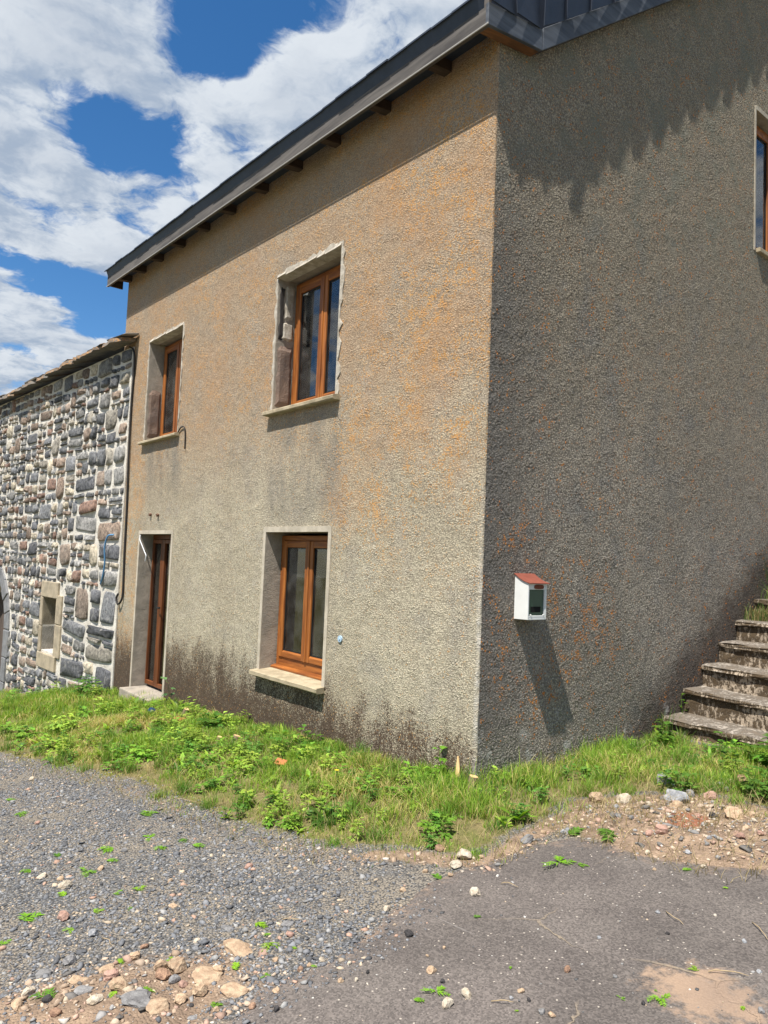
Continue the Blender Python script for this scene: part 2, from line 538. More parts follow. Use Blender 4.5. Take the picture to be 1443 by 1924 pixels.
def rock(name, c1, c2, bd=.01, scale=30):
    m, g = mat(name)
    p = opos(g)
    oi = g.n('ShaderNodeObjectInfo')
    q = g.vmath('ADD', g.scale(p, 1.0), oi.outputs['Location'])
    n = g.noise(q, 3.2, 5, .65)
    n2 = g.noise(wpos(g), scale * 2.5, 4, .65)
    c = g.mix(g.ss(n, .35, .68), c1, c2)
    c = g.mix(.6, c, g.mix(n2, (.5, .5, .5), (1.45, 1.43, 1.4)), 'MULTIPLY')
    c = g.mix(.5, c, g.mix(oi.outputs['Random'], (.72, .72, .72), (1.2, 1.2, 1.2)), 'MULTIPLY')
    g.set(g.b.inputs['Base Color'], c)
    g.b.inputs['Roughness'].default_value = .9
    g.b.inputs['Specular IOR Level'].default_value = .25
    g.set(g.b.inputs['Normal'], g.bump(n2, .7, bd))
    return m

def simple(name, c, rough=.6, spec=.3, metal=0.0, vary=.25, scale=20):
    m, g = mat(name)
    n = g.noise(wpos(g), scale, 4, .6)
    cc = g.mix(vary, c, g.mix(n, tuple(.35 * k for k in c), tuple(min(1, 1.6 * k) for k in c)))
    g.set(g.b.inputs['Base Color'], cc)
    g.b.inputs['Roughness'].default_value = rough
    g.b.inputs['Specular IOR Level'].default_value = spec
    g.b.inputs['Metallic'].default_value = metal
    g.set(g.b.inputs['Normal'], g.bump(n, .2, .002))
    return m

def glass(name, dust=.10, tint=(.75, .78, .78)):
    m, g = mat(name)
    nt = g.nt
    nt.nodes.remove(g.b)
    tr = g.n('ShaderNodeBsdfTransparent'); tr.inputs[0].default_value = (*tint, 1)
    gl = g.n('ShaderNodeBsdfGlossy'); gl.inputs[0].default_value = (1, 1, 1, 1); gl.inputs[1].default_value = .015
    df = g.n('ShaderNodeBsdfDiffuse')
    p = wpos(g)
    n = g.noise(p, 7, 5, .65)
    sp = g.voro(p, 55)
    speck = g.math('MULTIPLY', g.ss(sp.outputs['Distance'], .10, .05), g.ss(g.sep(sp.outputs['Color'])[0], .93, .96))
    df.inputs[0].default_value = (.42, .41, .38, 1)
    lw = g.n('ShaderNodeFresnel'); lw.inputs[0].default_value = 1.5
    wob = g.noise(p, 1.6, 2)
    nrm = g.bump(wob, .04, .02)
    nt.links.new(nrm, gl.inputs['Normal'])
    m1 = g.n('ShaderNodeMixShader'); g.set(m1.inputs[0], g.math('ADD', .03, g.math('MULTIPLY', lw.outputs[0], 1.1), True))
    nt.links.new(tr.outputs[0], m1.inputs[1]); nt.links.new(gl.outputs[0], m1.inputs[2])
    m2 = g.n('ShaderNodeMixShader')
    g.set(m2.inputs[0], g.math('ADD', g.math('MULTIPLY', g.ss(n, .3, .75), dust), g.math('MULTIPLY', speck, .35), True))
    nt.links.new(m1.outputs[0], m2.inputs[1]); nt.links.new(df.outputs[0], m2.inputs[2])
    nt.links.new(m2.outputs[0], g.out.inputs[0])
    return m

def leafmat(name, trans=.35):
    m, g = mat(name)
    nt = g.nt
    a = g.n('ShaderNodeVertexColor', layer_name='own_colour')
    oi = g.n('ShaderNodeObjectInfo')
    c = g.mix(.6, a.outputs[0], g.mix(oi.outputs['Random'], (.75, .75, .75), (1.2, 1.2, 1.15)), 'MULTIPLY')
    g.set(g.b.inputs['Base Color'], c)
    g.b.inputs['Roughness'].default_value = .55
    g.b.inputs['Specular IOR Level'].default_value = .3
    t = g.n('ShaderNodeBsdfTranslucent')
    g.set(t.inputs[0], g.mix(1.0, c, (1.25, 1.3, .6), 'MULTIPLY'))
    ms = g.n('ShaderNodeMixShader'); ms.inputs[0].default_value = trans
    nt.links.new(g.b.outputs[0], ms.inputs[1]); nt.links.new(t.outputs[0], ms.inputs[2])
    nt.links.new(ms.outputs[0], g.out.inputs[0])
    return m

M_FRONT = roughcast('roughcast_front', 'front')
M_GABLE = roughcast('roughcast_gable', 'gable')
M_EDGE = roughcast('roughcast_corner', 'front')
M_BANDP = plaster('smooth_render_band', (.48, .42, .33), (.35, .305, .235), 7, .5, .005)
M_REVEAL = plaster('reveal_render', (.36, .31, .25), (.25, .22, .18), 7, .8, .012)
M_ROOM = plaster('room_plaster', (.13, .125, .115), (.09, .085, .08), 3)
M_PALE = plaster('broken_plaster', (.55, .50, .42), (.36, .31, .24), 12, .9, .012)
M_BROWNSTONE = plaster('brown_stone', (.235, .165, .125), (.15, .11, .09), 6, .9, .015)
M_SILL = plaster('cement_sill', (.40, .33, .22), (.27, .22, .14), 9, .6, .006)
M_WOOD = wood('golden_brown_frame', (.36, .125, .026), (.16, .048, .012), 'z', .5, gl=.3)
M_DOORWOOD = wood('shade_darkened_door_wood', (.17, .052, .013), (.08, .025, .008), 'z', .5)  # brown frame wood darkened, doorway shade put into the colour
M_WOODX = wood('golden_brown_rail', (.36, .125, .026), (.16, .048, .012), 'x', .5, gl=.3)
M_GASKET = simple('black_gasket', (.012, .012, .012), .5)
M_GLASS = glass('dusty_glass', .085)
M_GLASSU = glass('clear_glass', .07)
M_GLASSD = glass('shade_tinted_door_glass', .02, (.35, .33, .32))  # dark tint puts the doorway shade into the glass
M_GREYWOOD = wood('weathered_board', (.125, .112, .102), (.050, .045, .043), 'x', .8, .6)
M_GREYWOODY = wood('weathered_verge_board', (.105, .118, .140), (.045, .052, .066), 'y', .7, .6)
M_RAFTER = wood('rafter_wood', (.075, .05, .036), (.04, .028, .02), 'y', .8)
M_DRIP = simple('pale_metal_strip', (.30, .28, .25), .5, .4, .2)
M_SLATE = simple('roof_slate', (.034, .044, .066), .55, .3, 0, .6, 8)
M_MORTAR = plaster('lime_mortar', (.72, .675, .595), (.52, .475, .405), 6, .9, .02)
M_STONE = stone_attr('rubble_stone', .014)
M_DRESSED = plaster('dressed_sandstone', (.40, .33, .23), (.27, .225, .16), 8, .7, .008)
M_GREYDRESSED = plaster('dressed_basalt', (.21, .21, .215), (.14, .14, .145), 8, .7, .008)
M_OLDWOOD = wood('old_grey_door_wood', (.115, .085, .07), (.06, .045, .038), 'z', .85)
M_GREYFRAME = wood('bare_grey_window_wood', (.30, .29, .27), (.18, .17, .16), 'z', .8)

# ------------------------------------------------------------------ the rendered house
HB = (0.0, 0.0, -1.43)
house = empty('house', HB)
tag(house, 'two storey house with lichen spotted brown pebble dash walls and brown framed windows', 'house')
HL = tuple(-a for a in HB)
def hpart(mb, name, mats, **k):
    return mb.build(name, mats, house, HL, **k)

WX0, TH = -7.10, .42
# openings  (a0, a1, z0, z1)
OP_F = dict(door=(-6.05, -5.05, -1.76, .205), low=(-2.82, -1.775, -1.105, .218), up=(-2.815, -1.765, 1.365, 2.70), left=(-6.10, -5.05, 1.395, 2.74))
OP_G = (3.83, 4.90, 3.27, 4.75)
def topz(y):                                    # wall top under the roof along the gable
    return 3.68 + .12 * y if y < .33 else 3.72 + .755 * (y - .33) if y < 4.5 else 3.72 + .755 * (8.67 - y)
def grid_wall(mb, to3, us, top, z0, ops, mi, hang=None):
    """cells of a wall with the openings left out; top(u) gives the upper edge"""
    us = sorted(set(us))
    zs = sorted({z0} | {o[2] for o in ops} | {o[3] for o in ops})
    for a, b in zip(us[:-1], us[1:]):
        ta, tb = top(a), top(b)
        lev = [z for z in zs if z < min(ta, tb) - .02]
        for i, z in enumerate(lev):
            z2 = lev[i + 1] if i + 1 < len(lev) else None
            um = (a + b) / 2; zm = z + .01
            if any(o[0] < um < o[1] and o[2] - 1e-6 <= zm < o[3] for o in ops):
                continue
            mb.quad(to3(a, z), to3(b, z), to3(b, tb if z2 is None else z2), to3(a, ta if z2 is None else z2), mi)
opsF = list(OP_F.values()); opsG = [OP_G]
CH = .016
mb = MB()
usF = [WX0, -CH] + [o[i] for o in opsF for i in (0, 1)]
usG = [CH, .33, 4.5, 9.0] + [OP_G[0], OP_G[1]]
grid_wall(mb, lambda u, z: (u, 0, z), usF, lambda u: 3.80 - .031 * u, -2.6, opsF, 0)
hpart(mb, 'front_wall', [M_FRONT], fix=False)
mb = MB()
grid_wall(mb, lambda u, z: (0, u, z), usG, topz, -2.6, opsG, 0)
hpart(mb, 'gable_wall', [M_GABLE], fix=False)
# rough rounded arris between the two walls
mb = MB()
zs = np.arange(-2.6, 3.62, .045)
rows = []
for z in zs:
    row = []
    for k in range(5):
        q = k / 4 * math.pi / 2
        r = CH + (0 if k in (0, 4) else .012 * (vnoise(z * 9 + k * 3, 4.2) - .5))
        row.append((-CH + r * math.sin(q), CH - r * math.cos(q), z))
    rows.append(row)
vs = [p for r in rows for p in r]
fs = [(i * 5 + k, i * 5 + k + 1, (i + 1) * 5 + k + 1, (i + 1) * 5 + k) for i in range(len(rows) - 1) for k in range(4)]
mb.add(vs, fs)
hpart(mb, 'corner_edge', M_EDGE, smooth=True, fix=False)
# inner shell, back and far walls, storey floor
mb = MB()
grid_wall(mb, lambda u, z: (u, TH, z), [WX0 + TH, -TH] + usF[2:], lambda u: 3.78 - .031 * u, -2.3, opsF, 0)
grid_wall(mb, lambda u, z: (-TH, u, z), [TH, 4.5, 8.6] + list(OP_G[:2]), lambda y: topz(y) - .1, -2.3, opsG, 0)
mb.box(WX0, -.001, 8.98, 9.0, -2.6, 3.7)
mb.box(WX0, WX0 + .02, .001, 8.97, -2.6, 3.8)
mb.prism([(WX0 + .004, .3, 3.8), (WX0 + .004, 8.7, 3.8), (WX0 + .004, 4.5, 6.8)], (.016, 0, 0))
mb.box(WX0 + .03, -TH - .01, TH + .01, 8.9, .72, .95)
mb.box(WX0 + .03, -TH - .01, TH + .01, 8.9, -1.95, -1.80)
mb.box(-3.9, -3.8, TH + .01, 8.9, -1.79, .71)  # unseen partitions added to keep light from passing across the house
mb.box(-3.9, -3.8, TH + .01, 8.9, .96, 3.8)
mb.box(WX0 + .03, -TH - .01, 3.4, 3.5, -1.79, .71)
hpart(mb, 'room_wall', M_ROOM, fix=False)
# reveals
for (a, b, z0, z1) in opsF:
    mb = MB()
    mb.quad((a, 0, z0), (a, TH, z0), (a, TH, z1), (a, 0, z1)); mb.quad((b, 0, z0), (b, 0, z1), (b, TH, z1), (b, TH, z0))
    mb.quad((a, 0, z1), (a, TH, z1), (b, TH, z1), (b, 0, z1)); mb.quad((a, 0, z0), (b, 0, z0), (b, TH, z0), (a, TH, z0))
    hpart(mb, 'reveal', M_REVEAL, fix=False)
mb = MB()
a, b, z0, z1 = OP_G
mb.quad((0, a, z0), (0, a, z1), (-TH, a, z1), (-TH, a, z0)); mb.quad((0, b, z0), (-TH, b, z0), (-TH, b, z1), (0, b, z1))
mb.quad((0, a, z1), (0, b, z1), (-TH, b, z1), (-TH, a, z1)); mb.quad((0, a, z0), (-TH, a, z0), (-TH, b, z0), (0, b, z0))
hpart(mb, 'reveal', M_REVEAL, fix=False)

# smooth render bands round the ground floor openings and the gable window
def band_strip(name, pts_in, pts_out, y=-.005, m=M_BANDP, flip=False):
    mb = MB()
    n = len(pts_in)
    vs = [(x, y, z) for x, z in pts_in] + [(x, y, z) for x, z in pts_out] + [(x, .0, z) for x, z in pts_out] + [(x, .0, z) for x, z in pts_in]
    fs = []
    for i in range(n - 1):
        fs += [(i, i + 1, n + i + 1, n + i), (n + i, n + i + 1, 2 * n + i + 1, 2 * n + i), (3 * n + i, 3 * n + i + 1, i + 1, i)]
    fs += [(0, n, 2 * n, 3 * n), (n - 1, 4 * n - 1, 3 * n - 1, 2 * n - 1)]
    mb.add(vs, fs)
    return mb
def jag(pts, amp, step=.045, seed=0):
    r = random.Random(seed)
    o = []
    for (x1, z1), (x2, z2) in zip(pts[:-1], pts[1:]):
        L = math.hypot(x2 - x1, z2 - z1); k = max(1, int(L / step))
        for i in range(k):
            t = i / k
            o.append((x1 + (x2 - x1) * t + (r.uniform(-amp, amp) if i else 0), z1 + (z2 - z1) * t + (r.uniform(-amp, amp) if i else 0)))
    o.append(pts[-1])
    return o
def surround(key, wl, wt, wr, amp, m, seed, y=-.006):
    a, b, z0, z1 = OP_F[key]
    i0 = [(a, z0), (a, z1), (b, z1), (b, z0)]
    o0 = [(a - wl, z0), (a - wl, z1 + wt), (b + wr, z1 + wt), (b + wr, z0)]
    i1, o1 = [], []
    for s in range(3):
        L = math.hypot(i0[s + 1][0] - i0[s][0], i0[s + 1][1] - i0[s][1]); k = max(2, int(L / .05))
        for q in range(k + (s == 2)):
            t = q / k
            i1.append(tuple(i0[s][c] + (i0[s + 1][c] - i0[s][c]) * t for c in (0, 1)))
            p = [o0[s][c] + (o0[s + 1][c] - o0[s][c]) * t for c in (0, 1)]
            r = random.Random(seed * 977 + s * 91 + q)
            if amp and q:
                p[0] += (r.random() - .35) * amp * (-1 if s == 0 else 1 if s == 2 else 0)
                p[1] += (r.random() - .35) * amp * (1 if s == 1 else 0)
            o1.append(tuple(p))
    mb = band_strip('b', i1, o1, y)
    hpart(mb, 'render_band' if not amp else 'broken_plaster_edge', m, fix=True)
surround('low', .045, .05, .045, 0, M_BANDP, 1)
surround('door', .045, .045, .05, 0, M_BANDP, 2)
surround('up', .024, .034, .03, .05, M_PALE, 3, -.010)
surround('left', .03, .026, .018, .045, M_PALE, 4, -.010)
mb = MB()
a, b, z0, z1 = OP_G
mb.box(.0005, .006, a - .03, a - .001, z0, z1 + .03); mb.box(.0005, .006, a + .0, b + .03, z1 + .001, z1 + .045)
hpart(mb, 'render_band', M_BANDP)

# ---- windows: local x along the wall, y into the wall, z up from the opening's lower left corner
def make_window(loc, rz, wd, ht, dep, bottom_rail, glassm, name='window'):
    mats = [M_WOOD, M_WOODX]
    f = MB()
    fw = .048
    f.box(0, fw, dep, dep + .06, 0, ht, 0); f.box(wd - fw, wd, dep, dep + .06, 0, ht, 0)
    f.box(fw + .001, wd - fw - .001, dep + .001, dep + .059, ht - fw, ht, 1)
    f.box(fw + .001, wd - fw - .001, dep + .001, dep + .059, 0, .035 + bottom_rail, 1)
    o = f.build('window', mats, house, (loc[0] - HB[0], loc[1] - HB[1], loc[2] - HB[2]), bevel=.004)
    o.rotation_euler = (0, 0, rz)
    if bottom_rail:
        s = MB()
        s.prism([(-.02, dep - .052, .001), (-.02, dep - .052, .018), (-.02, dep - .001, .034), (-.02, dep - .001, .001)], (wd + .02, 0, 0))
        s.build('threshold_rail', M_WOODX, o, bevel=.003)
    zb = .037 + bottom_rail; zt = ht - fw - .002
    half = wd / 2
    for k, (x0, x1) in enumerate(((fw + .002, half - .002), (half + .002, wd - fw - .002))):
        s = MB(); sw = .062
        y0, y1 = dep - .014, dep + .045
        s.box(x0, x0 + sw, y0, y1, zb, zt, 0); s.box(x1 - sw, x1, y0, y1, zb, zt, 0)
        # mitred look: sloped bottom rail, flat top rail
        s.box(x0 + sw + .001, x1 - sw - .001, y0 + .001, y1 - .001, zt - sw, zt, 1)
        s.prism([(x0 + sw + .001, y0 + .001, zb), (x0 + sw + .001, y0 + .001, zb + sw * .8), (x0 + sw + .001, y0 + .018, zb + sw), (x0 + sw + .001, y1 - .001, zb + sw), (x0 + sw + .001, y1 - .001, zb)],
                (x1 - x0 - 2 * sw - .002, 0, 0), 1)
        s.build('sash', mats, o, bevel=.005)
        q = MB()
        gx0, gx1, gz0, gz1 = x0 + sw, x1 - sw, zb + sw, zt - sw
        t = .009
        q.box(gx0 + .0005, gx0 + t, y0 + .016, y0 + .03, gz0, gz1); q.box(gx1 - t, gx1 - .0005, y0 + .016, y0 + .03, gz0, gz1)
        q.box(gx0 + t + .0005, gx1 - t - .0005, y0 + .016, y0 + .03, gz0 + .0005, gz0 + t); q.box(gx0 + t + .0005, gx1 - t - .0005, y0 + .016, y0 + .03, gz1 - t, gz1 - .0005)
        q.build('gasket', M_GASKET, o)
        g_ = MB(); g_.box(gx0 - .004, gx1 + .004, y0 + .024, y0 + .028, gz0 - .004, gz1 + .004)
        g_.build('pane', glassm, o)
    mbd = MB()
    mbd.box(half - .014, half + .014, dep - .022, dep - .0145, zb, zt)
    mbd.build('meeting_strip', M_WOOD, o, bevel=.004)
    return o
def op_win(key, dep, br, gm):
    a, b, z0, z1 = OP_F[key]
    return make_window((a + .012, 0, z0 + .04), 0, b - a - .024, z1 - z0 - .065, dep, br, gm)
w_low = op_win('low', .17, .075, M_GLASS)
w_up = op_win('up', .19, 0, M_GLASSU)
w_left = op_win('left', .19, 0, M_GLASS)
a, b, z0, z1 = OP_G
w_gab = make_window((0, a + .01, z0 + .04), math.pi / 2, b - a - .02, z1 - z0 - .06, .10, 0, M_GLASSU)
# torn strip of pale sheet left at the head of the upper pane, small labels on the panes
mb = MB()
pts = [(.11, .36), (.30, .36)]
n = 9
top = [(.112 + i * .355 / n, 1.195) for i in range(n + 1)]
bot = [(.112 + i * .355 / n, 1.165 - .03 * random.random() - .02 * (i < 3)) for i in range(n + 1)]
vs = [(x, .199, z) for x, z in top] + [(x, .199, z) for x, z in bot] + [(x, .2005, z) for x, z in top] + [(x, .2005, z) for x, z in bot]
k = n + 1
mb.add(vs, [(i, k + i, k + i + 1, i + 1) for i in range(n)] + [(2 * k + i, 2 * k + i + 1, 3 * k + i + 1, 3 * k + i) for i in range(n)])
mb.build('torn_sheet', simple('white_sheet', (.62, .62, .58), .8), w_up)

# grey net curtain behind the upper left pane of the upper window, just inside the room
def curtain(name, x0, x1, z0, z1, y, m):
    mb = MB(); nn = 40
    vs = []
    for i in range(nn + 1):
        x = x0 + (x1 - x0) * i / nn
        yy = y + .02 * math.sin(i * 1.1) + .012 * math.sin(i * 2.7)
        vs += [(x, yy, z0), (x, yy, z1)]
    mb.add(vs, [(2 * i, 2 * i + 2, 2 * i + 3, 2 * i + 1) for i in range(nn)])
    return hpart(mb, name, m, smooth=True, fix=False)

curtain('grey_net_curtain', -2.74, -2.36, -1.02, .16, .30, simple('grey_cloth', (.16, .165, .16), .9))
curtain('dark_curtain', -2.74, -2.40, 1.42, 2.60, .31, simple('dark_brown_cloth', (.045, .03, .026), .9))
# window sills
def sill(key, x0, x1, zt, th, pr, front_drop=0.0):
    mb = MB()
    nx = 14
    prof = [(.16, 0), (-pr + .01, -.006 - front_drop), (-pr, -.014 - front_drop), (-pr, -th + .008 - front_drop), (-pr + .012, -th - front_drop), (.0, -th - front_drop), (.16, -th)]
    vs = []
    for i in range(nx + 1):
        x = x0 + (x1 - x0) * i / nx
        for k, (y, z) in enumerate(prof):
            j = .004 * (vnoise(x * 13, k * 5.3 + x0) - .5)
            vs.append((x, y + j, zt + z + j))
    n = len(prof)
    fs = [(i * n + k, i * n + (k + 1) % n, (i + 1) * n + (k + 1) % n, (i + 1) * n + k) for i in range(nx) for k in range(n)]
    fs += [tuple(range(n)), tuple(range(nx * n, nx * n + n))[::-1]]
    mb.add(vs, fs)
    return hpart(mb, 'window_sill', M_SILL)
sill('low', -2.865, -1.73, -1.062, .052, .085, .012)
sill('up', -2.885, -1.70, 1.404, .048, .075, .02)
sill('left', -6.18, -4.99, 1.433, .042, .065, .015)
mb = MB(); mb.box(-.14, .04, OP_G[0] + .03, OP_G[1] + .08, OP_G[2] - .012, OP_G[2] + .034)
hpart(mb, 'window_sill', M_SILL, bevel=.006)

# rough brown stones and broken plaster showing in the left reveals of the upper windows
def reveal_slab(name, key, z0, z1, y0, y1, th, m, seed):
    a = OP_F[key][0]
    r = random.Random(seed)
    ny, nz = 5, 9
    mb = MB(); vs = []
    for i in range(ny + 1):
        for k in range(nz + 1):
            e = (i in (0, ny)) or (k in (0, nz))
            y = y0 + (y1 - y0) * i / ny + (r.uniform(-.012, .012) if e else 0)
            z = z0 + (z1 - z0) * k / nz + (r.uniform(-.012, .012) if e else 0)
            vs.append((a + (-.004 if e else th * (.6 + .8 * vnoise(y * 14 + seed, z * 7))), y, z))
    fs = [(i * (nz + 1) + k, (i + 1) * (nz + 1) + k, (i + 1) * (nz + 1) + k + 1, i * (nz + 1) + k + 1) for i in range(ny) for k in range(nz)]
    mb.add(vs, fs)
    hpart(mb, name, m, fix=False)
reveal_slab('reveal_stone', 'up', 1.42, 2.06, .012, .188, .014, M_BROWNSTONE, 1)
reveal_slab('reveal_stone', 'up', 2.10, 2.28, .05, .18, .016, M_PALE, 2)
reveal_slab('reveal_stone', 'up', 2.30, 2.66, .075, .185, .012, M_PALE, 3)
M_CHAR = plaster('dark_gap_stone', (.045, .038, .034), (.025, .022, .02), 9)
reveal_slab('reveal_stone', 'up', 2.08, 2.64, .015, .07, .007, M_CHAR, 4)
reveal_slab('reveal_stone', 'left', 1.46, 2.12, .012, .188, .014, M_BROWNSTONE, 5)
# broken lintel slabs at the heads
for key, zz_, s in (('up', 2.70, 8), ('left', 2.74, 9)):
    a, b = OP_F[key][:2]
    mb = MB()
    r = random.Random(s)
    x = a - .01
    while x < b - .05:
        x2 = min(b + .01, x + r.uniform(.12, .3))
        d_ = r.uniform(.014, .03)
        mb.hexa([(x, -d_, zz_ - .006), (x2 - .006, -d_ + r.uniform(-.006, .006), zz_ - .004), (x, .10, zz_ - .012), (x2 - .006, .10, zz_ - .012),
                 (x, -.001, zz_ + .03), (x2 - .006, -.001, zz_ + r.uniform(.03, .05)), (x, .10, zz_ + .03), (x2 - .006, .10, zz_ + .03)])
        x = x2
    hpart(mb, 'broken_lintel_plaster', M_PALE)

# ---- door
a, b, z0, z1 = OP_F['door']
dz = z0 + .045
fr = MB(); dw = b - a - .02
fr.box(0, .034, .17, .235, 0, z1 - dz - .004, 0); fr.box(dw - .055, dw, .17, .235, 0, z1 - dz - .004, 0); fr.box(.035, dw - .056, .171, .234, z1 - dz - .06, z1 - dz - .004, 1)
door = fr.build('door', [M_DOORWOOD, M_DOORWOOD], house, (a + .01 - HB[0], -HB[1], dz - HB[2]), bevel=.004)
zt = z1 - dz - .064
for x0, x1 in ((.036, .345), (.349, dw - .058)):
    s = MB(); sw = .022 if x0 < .1 else .085
    s.box(x0, x0 + sw, .155, .215, .01, zt, 0); s.box(x1 - (.03 if x0 < .1 else .06), x1, .155, .215, .01, zt, 0)
    xr = x1 - (.031 if x0 < .1 else .061)
    s.box(x0 + sw + .001, xr, .156, .214, zt - .05, zt, 1); s.box(x0 + sw + .001, xr, .156, .214, .01, .06, 1)
    s.build('door_leaf', [M_DOORWOOD, M_DOORWOOD], door, bevel=.005)
    g_ = MB(); g_.box(x0 + sw - .004, xr + .004, .185, .190, .055, zt - .045); g_.build('door_pane', M_GLASSD, door)
st = MB(); st.box(-6.03, -5.07, -.16, .30, -2.0, z0 + .02)
hpart(st, 'door_step', M_REVEAL, bevel=.012)
hd = MB(); hd.tube([(.40, .155, 1.0), (.40, .11, 1.0), (.49, .105, 1.0)], .009, 8)
hd.build('door_handle', M_GASKET, door)

# ---- roof
LIFT = lambda x: -.031 * x                      # the eave rises a little to the left
X0R, X1R = -7.36, .10
OV = -.22
def rp(y, z):                                   # profile helper: same section, lifted along x
    return lambda x: (x, y, z + LIFT(x))
roof = MB()
sec = [(OV + .01, 3.655), (.33, 3.70), (4.5, 6.85), (9.25, 3.30), (9.25, 3.45), (4.5, 7.27), (.33, 4.12), (OV - .04, 3.775)]
vs = [(X0R + .03, y, z + LIFT(X0R + .03)) for y, z in sec] + [(X1R - .03, y, z + LIFT(X1R)) for y, z in sec]
n = len(sec)
roof.add(vs, [tuple(range(n)), tuple(range(n, 2 * n))[::-1]] + [(i, (i + 1) % n, n + (i + 1) % n, n + i) for i in range(n)])
roof_o = roof.build('roof', M_SLATE, house, HL)
def rpart(mb, name, m, **k):
    return mb.build(name, m, roof_o, (0, 0, 0), **k)
def xbox(mb, x0, x1, y0, y1, z0, z1, mi=0):     # box lifted along x
    p = [(x, y, z + LIFT(x)) for z in (z0, z1) for y in (y0, y1) for x in (x0, x1)]
    mb.hexa(p, mi)
# fascia in two boards
for x0, x1 in ((X0R, -3.72), (-3.717, X1R + .012)):
    f = MB(); xbox(f, x0, x1, OV, OV + .028, 3.545, 3.735)
    rpart(f, 'fascia_board', M_GREYWOOD, bevel=.004)
f = MB(); xbox(f, X0R - .006, X1R + .02, OV - .010, OV - .002, 3.538, 3.552)
rpart(f, 'drip_strip', M_DRIP, bevel=.003)
f = MB(); xbox(f, X0R, X0R + .028, OV + .03, .0, 3.56, 3.78)
rpart(f, 'end_board', M_RAFTER)
# eave slates: a row of butt ends above the fascia
x = X0R - .01
k = 0
while x < X1R - .1:
    wd_ = random.uniform(.20, .27)
    s = MB()
    x2 = min(x + wd_, X1R + .02)
    dz_ = random.uniform(0, .008)
    p = [(xx, yy, zz_ + LIFT(xx)) for (yy, zz_) in ((OV - .045 - random.uniform(0, .012), 3.752 + dz_), (.02, 3.915 + dz_)) for xx in (x, x2 - .004)]
    q = [(xx, yy, zz_ + .014) for xx, yy, zz_ in p]
    s.hexa(p + q)
    rpart(s, 'eave_slate', M_SLATE)
    x = x2
# rafters showing under the eave
for x in (-.50, -1.20, -1.90, -2.52, -3.16, -3.86, -4.50, -5.18, -5.86, -6.46, -7.0):
    f = MB()
    z = 3.602 + LIFT(x)
    f.hexa([(x - .04, OV + .05, z - .035), (x + .04, OV + .05, z - .035), (x - .04, .2, z + .01), (x + .04, .2, z + .01),
            (x - .04, OV + .05, z + .068), (x + .04, OV + .05, z + .068), (x - .04, .2, z + .08), (x + .04, .2, z + .08)])
    rpart(f, 'rafter', M_RAFTER, bevel=.004)
# verge boards along the gable: a short flat piece then the rake
XV = .088
def verge(mb, y0, z0, y1, z1, h, x0=XV, x1=XV + .027):
    mb.prism([(x0, y0, z0), (x0, y1, z1), (x0, y1, z1 + h), (x0, y0, z0 + h)], (x1 - x0, 0, 0))
f = MB(); verge(f, OV - .002, 3.538, .328, 3.622, .155); rpart(f, 'verge_board', M_GREYWOODY, bevel=.004)
f = MB(); verge(f, .332, 3.625, 2.4, 3.625 + .755 * 2.068, .165); rpart(f, 'verge_board', M_GREYWOODY, bevel=.004)
f = MB(); verge(f, 2.404, 3.625 + .755 * 2.072, 4.5, 3.625 + .755 * 4.168, .165); rpart(f, 'verge_board', M_GREYWOODY, bevel=.004)
f = MB(); verge(f, 4.504, 3.625 + .755 * 4.168, 9.2, 3.0 + .06, .165); rpart(f, 'verge_board', M_GREYWOODY, bevel=.004)
# soffit strip under the verge (bare brown wood)
f = MB()
f.hexa([(.004, OV + .03, 3.552), (XV - .002, OV + .03, 3.552), (.004, .33, 3.634), (XV - .002, .33, 3.634), (.004, OV + .03, 3.572), (XV - .002, OV + .03, 3.572), (.004, .33, 3.654), (XV - .002, .33, 3.654)])
M_ORANGEWOOD = wood('bare_orange_wood', (.24, .105, .04), (.12, .06, .03), 'y', .8)
rpart(f, 'verge_soffit', M_ORANGEWOOD)
f = MB()
f.hexa([(.004, .335, 3.640), (XV - .002, .335, 3.640), (.004, 4.5, 6.786), (XV - .002, 4.5, 6.786), (.004, .335, 3.66), (XV - .002, .335, 3.66), (.004, 4.5, 6.806), (XV - .002, 4.5, 6.806)])
rpart(f, 'verge_soffit', M_RAFTER)
# slates hung along the verge, each lapping the next so the outer edge steps in and out
def toprof(y):
    return 3.775 + (y - OV + .04) / (.33 - OV + .04) * (4.12 - 3.775) if y < .33 else 4.12 + .755 * (y - .33)
def botprof(y):
    return 3.538 + (y - OV) * .1527 + .150 if y < .33 else 3.625 + .755 * (y - .33) + .160
y = OV - .02
k = 0
ybreaks = [OV - .03, .02, .29, .555, .845, 1.145]
while ybreaks[-1] < 4.4:
    ybreaks.append(ybreaks[-1] + .295 + .01 * random.random())
for y0, y1 in zip(ybreaks[:-1], ybreaks[1:]):
    s = MB()
    lean = .045                                 # how the seams lean with height
    e0, e1 = (.040 if abs(y0 - .29) < .05 else .024 + random.random() * .009), .003 + random.random() * .003
    t = .009
    xb = XV + .020
    hx = .030 * (y0 > .2)
    p = []
    for (yy, e) in ((y0 + .004, e0), (y1 + .004, e1)):
        zb_, zt_ = botprof(yy), toprof(yy) + .012
        p.append(((xb + e, yy, zb_), (xb + e * 1.2 + .012 + hx, yy - lean, zt_)))
    (a0, b0), (a1, b1) = p
    o_ = lambda q: (q[0] + t, q[1], q[2])
    s.hexa([a0, o_(a0), a1, o_(a1), b0, o_(b0), b1, o_(b1)])
    rpart(s, 'verge_slate', M_SLATE)

